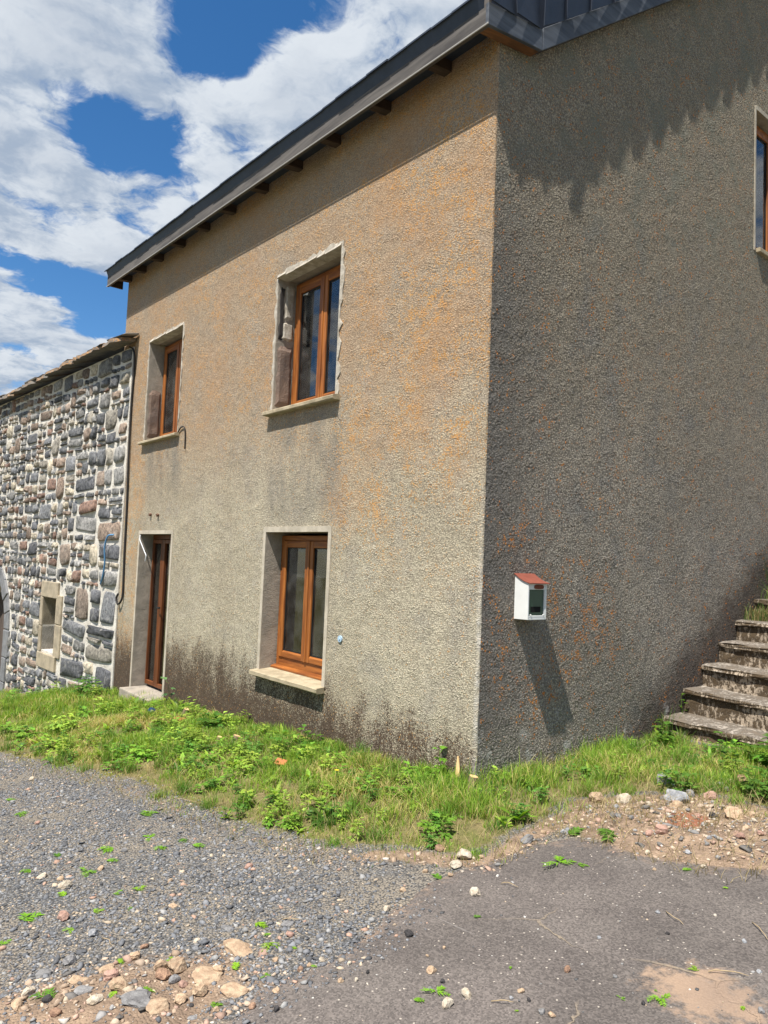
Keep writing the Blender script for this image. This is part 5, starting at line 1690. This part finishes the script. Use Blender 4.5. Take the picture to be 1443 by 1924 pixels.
# ------------------------------------------------------------------ leafy weeds
def leaf_geo(P0, d, up, L_, W_, fold, droop, n=4, lobes=False):
    """one leaf: curved double strip along d; returns verts, faces"""
    d = Vector(d).normalized(); up = Vector(up)
    side = d.cross(up).normalized(); nrm = side.cross(d).normalized()
    vs = []; fs = []
    for i in range(n + 1):
        t = i / n
        w_ = W_ * math.sin(math.pi * min(1, t * .88 + .10)) ** .8 * (1 if not lobes else (1.0 if i % 2 else .62))
        if i == n: w_ = W_ * .02
        c = Vector(P0) + d * (L_ * t) + nrm * (L_ * (-droop * t * t))
        vs += [c - side * w_ * .5 + nrm * fold * w_, c, c + side * w_ * .5 + nrm * fold * w_]
    for i in range(n):
        a = i * 3
        fs += [(a, a + 1, a + 4, a + 3), (a + 1, a + 2, a + 5, a + 4)]
    return vs, fs
def weed_mesh(seed, h, spread, nl, ls, col, kind):
    r = random.Random(seed)
    V, F, Cc = [], [], []
    def put(vs, fs, c):
        o = len(V); V.extend([tuple(v) for v in vs]); F.extend([tuple(i + o for i in f) for f in fs]); Cc.extend([c] * len(vs))
    def shadec():
        k = r.uniform(.7, 1.3)
        return (col[0] * k * r.uniform(.85, 1.2), col[1] * k, col[2] * k)
    if kind == 'rosette':
        for i in range(nl):
            q = i * 2.4 + r.uniform(-.3, .3)
            el = r.uniform(.15, 1.1)
            d = (math.cos(q) * math.cos(el), math.sin(q) * math.cos(el), math.sin(el))
            vs, fs = leaf_geo((0, 0, .003), d, (0, 0, 1), ls * r.uniform(.6, 1.2), ls * .3 * r.uniform(.8, 1.3), .15, .35, 5, True)
            put(vs, fs, shadec())
    else:
        ns = max(2, int(spread * 30)) if kind == 'bush' else 1
        for s in range(ns):
            bx, by = (r.gauss(0, spread * .4), r.gauss(0, spread * .4)) if kind == 'bush' else (0, 0)
            hh = h * r.uniform(.5, 1.1) if kind == 'bush' else h
            lx, ly = r.uniform(-.35, .35), r.uniform(-.35, .35)
            k = max(3, int(nl / ns))
            for i in range(k):
                t = (i + 1) / k
                p = (bx + lx * hh * t, by + ly * hh * t, hh * t)
                q = i * 2.4 + r.uniform(-.4, .4)
                el = r.uniform(-.1, .7)
                d = (math.cos(q) * math.cos(el), math.sin(q) * math.cos(el), math.sin(el))
                L2 = ls * r.uniform(.6, 1.15)
                stem = Vector(d) * L2 * .5
                c0 = shadec()
                vs, fs = leaf_geo(p, d, (0, 0, 1), L2 * .6, L2 * .06, 0, .1, 2); put(vs, fs, c0)
                for dq in (-.75, 0, .75):
                    d2 = (math.cos(q + dq) * math.cos(el), math.sin(q + dq) * math.cos(el), math.sin(el) - .1)
                    vs, fs = leaf_geo(Vector(p) + stem, d2, (0, 0, 1), L2 * (.62 if dq else .8), L2 * .42, .12, .25, 4, kind == 'bush'); put(vs, fs, c0)
            q = 6
            st = MB(); st.tube([(bx, by, 0), (bx + lx * hh * .5, by + ly * hh * .5, hh * .5), (bx + lx * hh, by + ly * hh, hh)], [.003, .0025, .0015], 4)
            put(st.v, st.f, (col[0] * 1.1, col[1] * .9, col[2]))
    me = bpy.data.meshes.new('weed')
    me.from_pydata(V, [], F)
    me.materials.append(M_LEAF)
    a = me.color_attributes.new('own_colour', 'FLOAT_COLOR', 'POINT')
    a.data.foreach_set('color', np.concatenate([np.array(Cc, np.float32), np.ones((len(Cc), 1), np.float32)], 1).ravel())
    me.update()
    return me
GR = [(.155, .31, .033), (.23, .38, .045), (.095, .22, .035), (.28, .40, .06)]
WM = [weed_mesh(k, .06 + .015 * (k % 4), .06 + .02 * (k % 3), 16 + 3 * k, .028 + .006 * (k % 5), GR[k % 4], 'bush') for k in range(9)] + [weed_mesh(20 + k, 0, 0, 9 + k, .05 + .012 * k, GR[(k + 1) % 4], 'rosette') for k in range(5)]
# carpet of low weeds nobody would count, joined in one object
pts = np.concatenate([scatter(1300, -1.4, 1.7, -1.4, 2.3), scatter(1100, -4.6, -1.4, -1.9, -.02), scatter(420, -14, -4.6, -3.2, -.05), scatter(120, 1.2, 2.4, 1.0, 2.9)])
sg = sdist(GRASS, pts[:, 0], pts[:, 1]); cl_ = fbm(pts[:, 0] * 2.2 + 11, pts[:, 1] * 2.2, 3)
keep = (sg > .05) & (r.rand(len(pts)) < np.clip((cl_ - .38) * 4, .12, .9)) & ~((pts[:, 1] > 2.1) & (pts[:, 0] > 0) & (pts[:, 0] < 1.7))
keep &= dist_poly(GRASS_OUT, pts[:, 0], pts[:, 1], False) > .08 + .22 * r.rand(len(pts))
pts = pts[keep]
cache = []
for me in WM:
    me.calc_loop_triangles()
    vv = np.empty(len(me.vertices) * 3); me.vertices.foreach_get('co', vv)
    tt = np.empty(len(me.loop_triangles) * 3, dtype=np.int32); me.loop_triangles.foreach_get('vertices', tt)
    ca_ = np.empty(len(me.vertices) * 4, dtype=np.float32); me.color_attributes['own_colour'].data.foreach_get('color', ca_)
    cache.append((vv.reshape(-1, 3), tt.reshape(-1, 3), ca_.reshape(-1, 4)[:, :3]))
VV, FF, CC = [], [], []
off = 0
for (x, y) in pts:
    v, f, c = cache[r.randint(len(cache))]
    s = r.uniform(.5, 1.3) * (1.25 if x < -4 else 1); q = r.uniform(0, 6.28)
    w_ = np.stack([(v[:, 0] * math.cos(q) - v[:, 1] * math.sin(q)) * s + x, (v[:, 0] * math.sin(q) + v[:, 1] * math.cos(q)) * s + y, v[:, 2] * s + top(x, y)], 1)
    if x < 0: w_[:, 1] = np.minimum(w_[:, 1], -.012)
    elif y > -.05: w_[:, 0] = np.maximum(w_[:, 0], .012)
    VV.append(w_); FF.append(f + off); CC.append(c * r.uniform(.8, 1.2)); off += len(v)
me = array_mesh('ground_cover', np.concatenate(VV), np.concatenate(FF), M_LEAF, np.concatenate(CC))
o = link('ground_cover', me); o['kind'] = 'stuff'

def plant(name, me, x, y, s, label, cat='weed', group=None, z=None, rz=0):
    o = bpy.data.objects.new(name, me); C.objects.link(o)
    o.location = (x, y, top(x, y) if z is None else z); o.scale = (s, s, s); o.rotation_euler = (0, 0, rz)
    return tag(o, label, cat, group)
plant('weed', weed_mesh(51, .20, .0, 8, .065, (.10, .24, .02), 'stem'), -.24, -.06, 1.0, 'slender bright green weed standing against the wall left of the house corner')
plant('weed', weed_mesh(52, .30, .0, 5, .09, (.10, .20, .07), 'stem'), -4.55, -.10, 1.0, 'round leaved weed standing beside the doorway')
plant('weed', weed_mesh(53, .26, .28, 90, .10, (.10, .22, .02), 'bush'), 1.40, 1.50, 1.0, 'large leafy weed bush at the far right edge below the stair')
plant('weed', weed_mesh(54, .22, .24, 70, .09, (.075, .17, .02), 'bush'), 1.10, 1.62, 1.0, 'leafy weed in front of the lowest stair step')
plant('weed', weed_mesh(55, .16, .2, 70, .075, (.10, .22, .025), 'bush'), -1.75, -.22, 1.0, 'clump of round leaved weeds below the lower window')
plant('weed', weed_mesh(56, .16, .22, 70, .08, (.09, .20, .025), 'bush'), -3.2, -.20, 1.0, 'bright green weed clump at the dark damp wall between door and window')
plant('weed', weed_mesh(57, .24, .3, 90, .10, (.085, .19, .025), 'bush'), -6.75, -.32, 1.0, 'leafy weeds at the joint between stone wall and house')
plant('weed', weed_mesh(58, .0, .0, 15, .14, (.075, .16, .02), 'rosette'), -.28, -.98, 1.0, 'dark green dandelion rosette at the front edge of the grass')
plant('weed', weed_mesh(59, .0, .0, 14, .13, (.14, .27, .02), 'rosette'), .62, -.30, 1.0, 'pale green ferny weed in the grass before the house corner')
plant('weed', weed_mesh(60, .14, .0, 7, .05, (.09, .20, .02), 'stem'), .03, 2.50, 1.0, 'tiny weed growing where the second stair step meets the wall', z=-1.21)
plant('weed', weed_mesh(62, .14, .16, 50, .06, (.11, .22, .03), 'bush'), .98, .72, 1.0, 'low leafy weed among the stones at the top of the dirt spill')
plant('weed', weed_mesh(63, .16, .2, 60, .07, (.085, .18, .025), 'bush'), 1.36, .98, 1.0, 'dark green weed clump just above the brown angular block at right')
plant('weed', weed_mesh(61, .20, .16, 40, .07, (.085, .17, .02), 'bush'), .35, 1.85, 1.0, 'weed tuft at the wall foot left of the stair')
mb = MB()
for k in range(14):
    q = 2 * math.pi * k / 14
    vs, fs = leaf_geo((0, 0, .13), (math.cos(q), math.sin(q), .35), (0, 0, 1), .018, .006, 0, .1, 2)
    mb.add(vs, fs)
M_YEL = simple('yellow_petals', (.65, .50, .02), .6)
M_STALK = simple('flower_stalk', (.10, .18, .03), .6)
fl = empty('dandelion', (-.66, -.62, top(-.66, -.62)))
tag(fl, 'single yellow dandelion flower in the grass below the wall', 'flower')
mb.build('petals', M_YEL, fl, fix=False)
st = MB(); st.tube([(0.01, 0, 0), (0, 0, .13)], .0025, 5); st.build('stalk', M_STALK, fl)

# tufts of grass on the stair treads
def tuft(name, x, y, z, n, L0, sp, label, seed, dryk=.4):
    rr = np.random.RandomState(seed)
    V, F, Cc = [], [], []
    for i in range(n):
        a, b = rr.uniform(0, 6.28, 2)
        px, py = rr.normal(0, sp, 2)
        L1 = L0 * rr.uniform(.45, 1.15); k = rr.uniform(.15, 1.0); w_ = rr.uniform(.003, .006)
        c = np.array([.34, .27, .12]) if rr.rand() < dryk else np.array([.085, .16, .03]) * rr.uniform(.7, 1.3)
        o_ = len(V)
        for t, ww in ((0, 1), (.45, .85), (.8, .5), (1, 0)):
            cx = px + math.cos(b) * L1 * k * t ** 1.8 * .75; cy = py + math.sin(b) * L1 * k * t ** 1.8 * .75; cz = L1 * (t - .4 * k * t * t)
            for s in ((-1, 1) if ww else (0,)):
                V.append((max(cx + s * math.cos(a) * w_ * ww * .5, .01 - x), cy + s * math.sin(a) * w_ * ww * .5, cz)); Cc.append(c)
        F += [(o_, o_ + 1, o_ + 3), (o_, o_ + 3, o_ + 2), (o_ + 2, o_ + 3, o_ + 5), (o_ + 2, o_ + 5, o_ + 4), (o_ + 4, o_ + 5, o_ + 6)]
    me = array_mesh(name, np.array(V), np.array(F), M_GRASS, np.array(Cc))
    o = link(name, me, None, (x, y, z))
    return tag(o, label, 'grass tuft')
tuft('grass_tuft', .13, 3.70, -.436, 260, .19, .055, 'dry grass tuft sprouting on the fifth stair tread', 1, .55)
tuft('grass_tuft', .24, 3.98, -.236, 260, .28, .07, 'taller green grass tuft on the sixth stair tread at the picture edge', 2, .25)
tuft('grass_tuft', .16, 4.30, -.05, 300, .34, .10, 'grass tuft at the top of the visible stair by the wall', 3, .3)
tuft('grass_tuft', .05, 2.18, -1.34, 60, .26, .03, 'thin upright grass at the left end of the lowest stair step', 4, .2)
tuft('grass_tuft', -1.10, -.06, top(-1.10, -.06), 60, .24, .05, 'tall thin grass against the stained wall right of the lower window', 5, .2)

# ------------------------------------------------------------------ cut sprigs, twigs, wood chips and shards on the ground
SPRIGS=[(-1.3,-1.64,0.14,'s'),(-0.71,-2.06,0.1,'s'),(-0.64,-2.2,0.08,'s'),(-0.94,-2.43,0.07,'s'),(-0.38,-2.56,0.13,'s'),(-0.21,-2.7,0.06,'s'),(-0.24,-2.08,0.07,'s'),(-0.66,-1.8,0.08,'s'),(-0.52,-1.65,0.12,'s'),(-0.88,-2.03,0.11,'s'),(0.36,-2.4,0.06,'s'),(0.72,-1.93,0.09,'s'),(0.63,-1.88,0.05,'s'),(0.53,-1.85,0.08,'s'),(0.76,-2.09,0.07,'s'),(0.99,-1.89,0.04,'s'),(0.89,-2.03,0.03,'s'),(-0.48,-2.37,0.08,'s'),(-0.28,-2.18,0.06,'s'),(-1.04,-2.27,0.09,'s'),(-0.91,-1.78,0.07,'s'),(-2.02,-2.2,0.11,'s'),(-0.09,-2.46,0.06,'s'),(-0.16,-2.31,0.06,'s'),(-0.68,-1.67,0.07,'s'),(-2.45,-2.18,0.11,'s'),(0.81,-1.86,0.04,'s'),(-0.07,-2.19,0.04,'s'),(0.5,-2.24,0.04,'s'),(0.67,-2.41,0.06,'s'),(0.41,-2.68,0.1,'s'),(0.61,-2.51,0.05,'s'),(0.92,-2.26,0.05,'s'),(1.14,-0.58,0.11,'s'),(1.23,-0.56,0.06,'s'),(0.97,-0.25,0.15,'w'),(1.1,-0.19,0.19,'w'),(1.61,-0.31,0.07,'s'),(1.45,-1.77,0.06,'s'),(1.47,-1.68,0.06,'s'),(1.19,-1.23,0.05,'s'),(2.03,-1.25,0.06,'s'),(1.55,-1.42,0.04,'l'),(0.79,-1.09,0.1,'s'),(1.99,-1.2,0.02,'l'),(2.02,-1,0.04,'s'),(1.82,-0.37,0.03,'s'),(1.73,-1.59,0.02,'s'),(1.94,-1.31,0.02,'s'),(2.23,-1.1,0.03,'s'),(1.22,1.24,0.12,'s')]

def sprig_mesh(seed, col, nl=12, droop=False):
    r = random.Random(seed)
    V, F, Cc = [], [], []
    for st in range(r.choice((1, 2, 2, 3))):
        q = r.uniform(-.9, .9) + (math.pi if st == 2 else 0)
        Ls = r.uniform(.6, 1.0) * .55
        dx, dy = math.cos(q), math.sin(q)
        for i in range(nl):
            t = (i + 1) / nl
            s = 1 if i % 2 else -1
            p = (dx * Ls * t - .25, dy * Ls * t, .02 + .05 * math.sin(t * 3))
            q2 = q + s * r.uniform(.5, 1.0)
            vs, fs = leaf_geo(p, (math.cos(q2), math.sin(q2), r.uniform(-.05, .35)), (0, 0, 1), .24 * r.uniform(.7, 1.2) * (1.1 - t * .4), .062 * r.uniform(.7, 1.2), r.uniform(0, .2), .2, 3, True)
            k = r.uniform(.75, 1.25)
            o = len(V); V += [tuple(v) for v in vs]; F += [tuple(j + o for j in f) for f in fs]; Cc += [(col[0] * k, col[1] * k, col[2] * k)] * len(vs)
    me = bpy.data.meshes.new('sprig'); me.from_pydata(V, [], F); me.materials.append(M_LEAF)
    a = me.color_attributes.new('own_colour', 'FLOAT_COLOR', 'POINT')
    a.data.foreach_set('color', np.concatenate([np.array(Cc, np.float32), np.ones((len(Cc), 1), np.float32)], 1).ravel())
    me.update()
    return me
SPM = [sprig_mesh(k, [(.17, .36, .02), (.24, .42, .03), (.11, .25, .025)][k % 3]) for k in range(8)]
WILT = [sprig_mesh(90 + k, (.11, .23, .03), 26) for k in range(2)]
rr = random.Random(8)
wl = iter(['wilted cut weed lying at the asphalt edge, left of the pair', 'larger dark wilted cut weed lying at the tip of the asphalt, right of the pair'])
for (x, y, s, k) in SPRIGS:
    on = 'on the grey asphalt' if sdist(ASPHALT, np.array([x]), np.array([y]))[0] > 0 else 'on the dark gravel'
    o = bpy.data.objects.new('cut_weed' if k == 'w' else 'leaf_sprig', (WILT if k == 'w' else SPM)[rr.randrange(2 if k == 'w' else 8)])
    C.objects.link(o)
    o.location = (x, y, top(x, y) + .002)
    s2 = s * (1.5 if k != 'l' else 1.1)
    o.scale = (s2, s2, s2 * .8); o.rotation_euler = (0, 0, rr.uniform(0, 6.28))
    if k == 'w': tag(o, next(wl), 'cut weed')
    else:
        sz = 'large' if s > .12 else 'medium sized' if s > .08 else 'small'
        tag(o, f'{sz} fresh green leaf sprig lying {on}', 'leaf sprig', f'fresh green leaf sprigs {on}')

TWIGS = [((1.07, -.94, 1.16, -.92), 'short straw lying on the asphalt below the grass tip'), ((2.06, -.99, 2.17, -.92), 'long thin brown stick beside the sandy patch on the asphalt'), ((1.64, -1.61, 1.70, -1.57), 'short pale stick at the bottom of the asphalt'),
         ((1.74, -.71, 1.84, -.76), 'pale straw along the sandy crack in the asphalt'), ((2.02, -.58, 2.12, -.66), 'dark twig at the right edge of the asphalt'), ((1.64, -.06, 1.79, -.03), 'dry straw at the lower edge of the dirt spill'),
         ((-3.15, -1.86, -2.72, -1.97), 'bent brown twig on the gravel at the left'), ((-1.48, -1.41, -1.07, -1.31), 'long dry stalk along the grass edge'), ((-.98, -.96, -1.02, -1.06), 'dry stalk on the bare earth in the grass'),
         ((.11, -2.38, .20, -2.37), 'curved reddish twig on the gravel'), ((.58, -1.77, .65, -1.72), 'pale straw on the gravel near the asphalt'), ((-5.15, -.75, -4.9, -.62), 'pale stick lying in the grass before the doorway')]
M_TWIG = simple('dry_twig', (.36, .27, .16), .85, .2, 0, .4, 60)
for (x0, y0, x1, y1), lab in TWIGS:
    mb = MB()
    pts_ = []
    for i in range(6):
        t = i / 5
        x = x0 + (x1 - x0) * t; y = y0 + (y1 - y0) * t
        pts_.append((x - x0 + rr.uniform(-.006, .006), y - y0 + rr.uniform(-.006, .006), top(x, y) - top(x0, y0) + .006 + .008 * math.sin(t * 3.1)))
    mb.tube(pts_, [.0019, .0019, .0018, .0016, .0014, .001], 5)
    tag(mb.build('twig', M_TWIG, None, (x0, y0, top(x0, y0)), smooth=True), lab, 'twig')
M_CHIP = simple('fresh_cut_wood', (.62, .42, .20), .7, .2, 0, .35, 30)
M_SHARD = simple('terracotta_shard', (.42, .15, .06), .8, .2, 0, .4, 40)
M_BARK = simple('stump_bark', (.20, .15, .09), .9, .2, 0, .5, 40)
def chip(x, y, pts_, th, m, name, label, cat, rot=(0, 0, 0), z=.0):
    mb = MB(); mb.prism([(a, b, 0) for a, b in pts_], (0, 0, th))
    o = mb.build(name, m, None, (x, y, top(x, y) + z), bevel=.002); o.rotation_euler = rot
    return tag(o, label, cat)
chip(-.10, -.055, [(-.014, 0), (.018, 0), (.012, .05), (-.016, .135), (-.022, .13)], .012, M_CHIP, 'wood_chip', 'pale wedge of split wood leaning on the wall beside the house corner', 'wood chip', (1.35, 0, .15), .05)
def stump(x, y, rad, h, label, lean=.1):
    o = empty('stump', (x, y, top(x, y))); tag(o, label, 'stump')
    o.rotation_euler = (rr.uniform(-lean, lean) - .25, rr.uniform(-lean, lean) + .2, 0)
    mb = MB(); mb.tube([(0, 0, -.03), (0, 0, h * .5), (0, 0, h)], [rad * 1.15, rad, rad * .97], 12); mb.build('bark', M_BARK, o)
    mb = MB(); mb.tube([(0, 0, h + .0005), (0, 0, h + .004)], rad * .93, 12); mb.build('cut_face', M_CHIP, o)
stump(.06, -.10, .030, .10, 'fresh cut yellow stump beside the house corner')
stump(-2.42, -.44, .032, .075, 'small cut stump in the grass below the wall, right of the pair')
stump(-2.60, -.50, .022, .05, 'small cut stump in the grass below the wall, left of the pair')
stump(-3.95, -.22, .03, .09, 'leaning cut stump at the dark wall beside the doorway')
chip(-3.74, -.36, [(-.06, -.02), (.05, -.03), (.07, .03), (-.03, .04)], .015, M_SHARD, 'tile_shard', 'terracotta tile shard in the grass near the doorway', 'tile shard', (.3, .1, .4), .03)
chip(-1.45, -.57, [(-.05, -.03), (.04, -.02), (.05, .03), (-.03, .04)], .015, M_SHARD, 'tile_shard', 'orange tile shard in the grass below the lower window', 'tile shard', (.5, .1, .8), .03)
mb = MB(); mb.tube([(0, 0, 0), (0, 0, .02), (.01, 0, .06), (.02, 0, .085)], [.03, .04, .045, .046], 12)
o = mb.build('plastic_cup', simple('dark_blue_plastic', (.01, .03, .09), .35), None, (-4.25, -.40, top(-4.25, -.40) + .03), smooth=True); o.rotation_euler = (.9, .5, 0)
tag(o, 'dark blue plastic cup lying in the grass before the doorway', 'cup')

# ------------------------------------------------------------------ one label for one thing: like things are told apart by their order across the view
ORD = ['leftmost', 'second from left', 'third from left', 'fourth from left', 'fifth from left', 'sixth from left', 'seventh from left', 'eighth from left', 'ninth from left', 'tenth from left', 'eleventh from left', 'twelfth from left']
fam = {}
for o in bpy.data.objects:
    if o.get('group') and o.get('label'):
        fam.setdefault(o['label'], []).append(o)
RX = Vector((R3[0][0], R3[1][0], R3[2][0])); FZ = Vector((R3[0][2], R3[1][2], R3[2][2])) * -1
for lab, os_ in fam.items():
    if len(os_) < 2:
        continue
    os_.sort(key=lambda o: (o.location - CAM).dot(RX) / (o.location - CAM).dot(FZ))
    for i, o in enumerate(os_):
        o['label'] = f'{lab}, ' + ('rightmost' if i == len(os_) - 1 else ORD[i] if i < 12 else ORD[len(os_) - 1 - i].replace('left', 'right'))
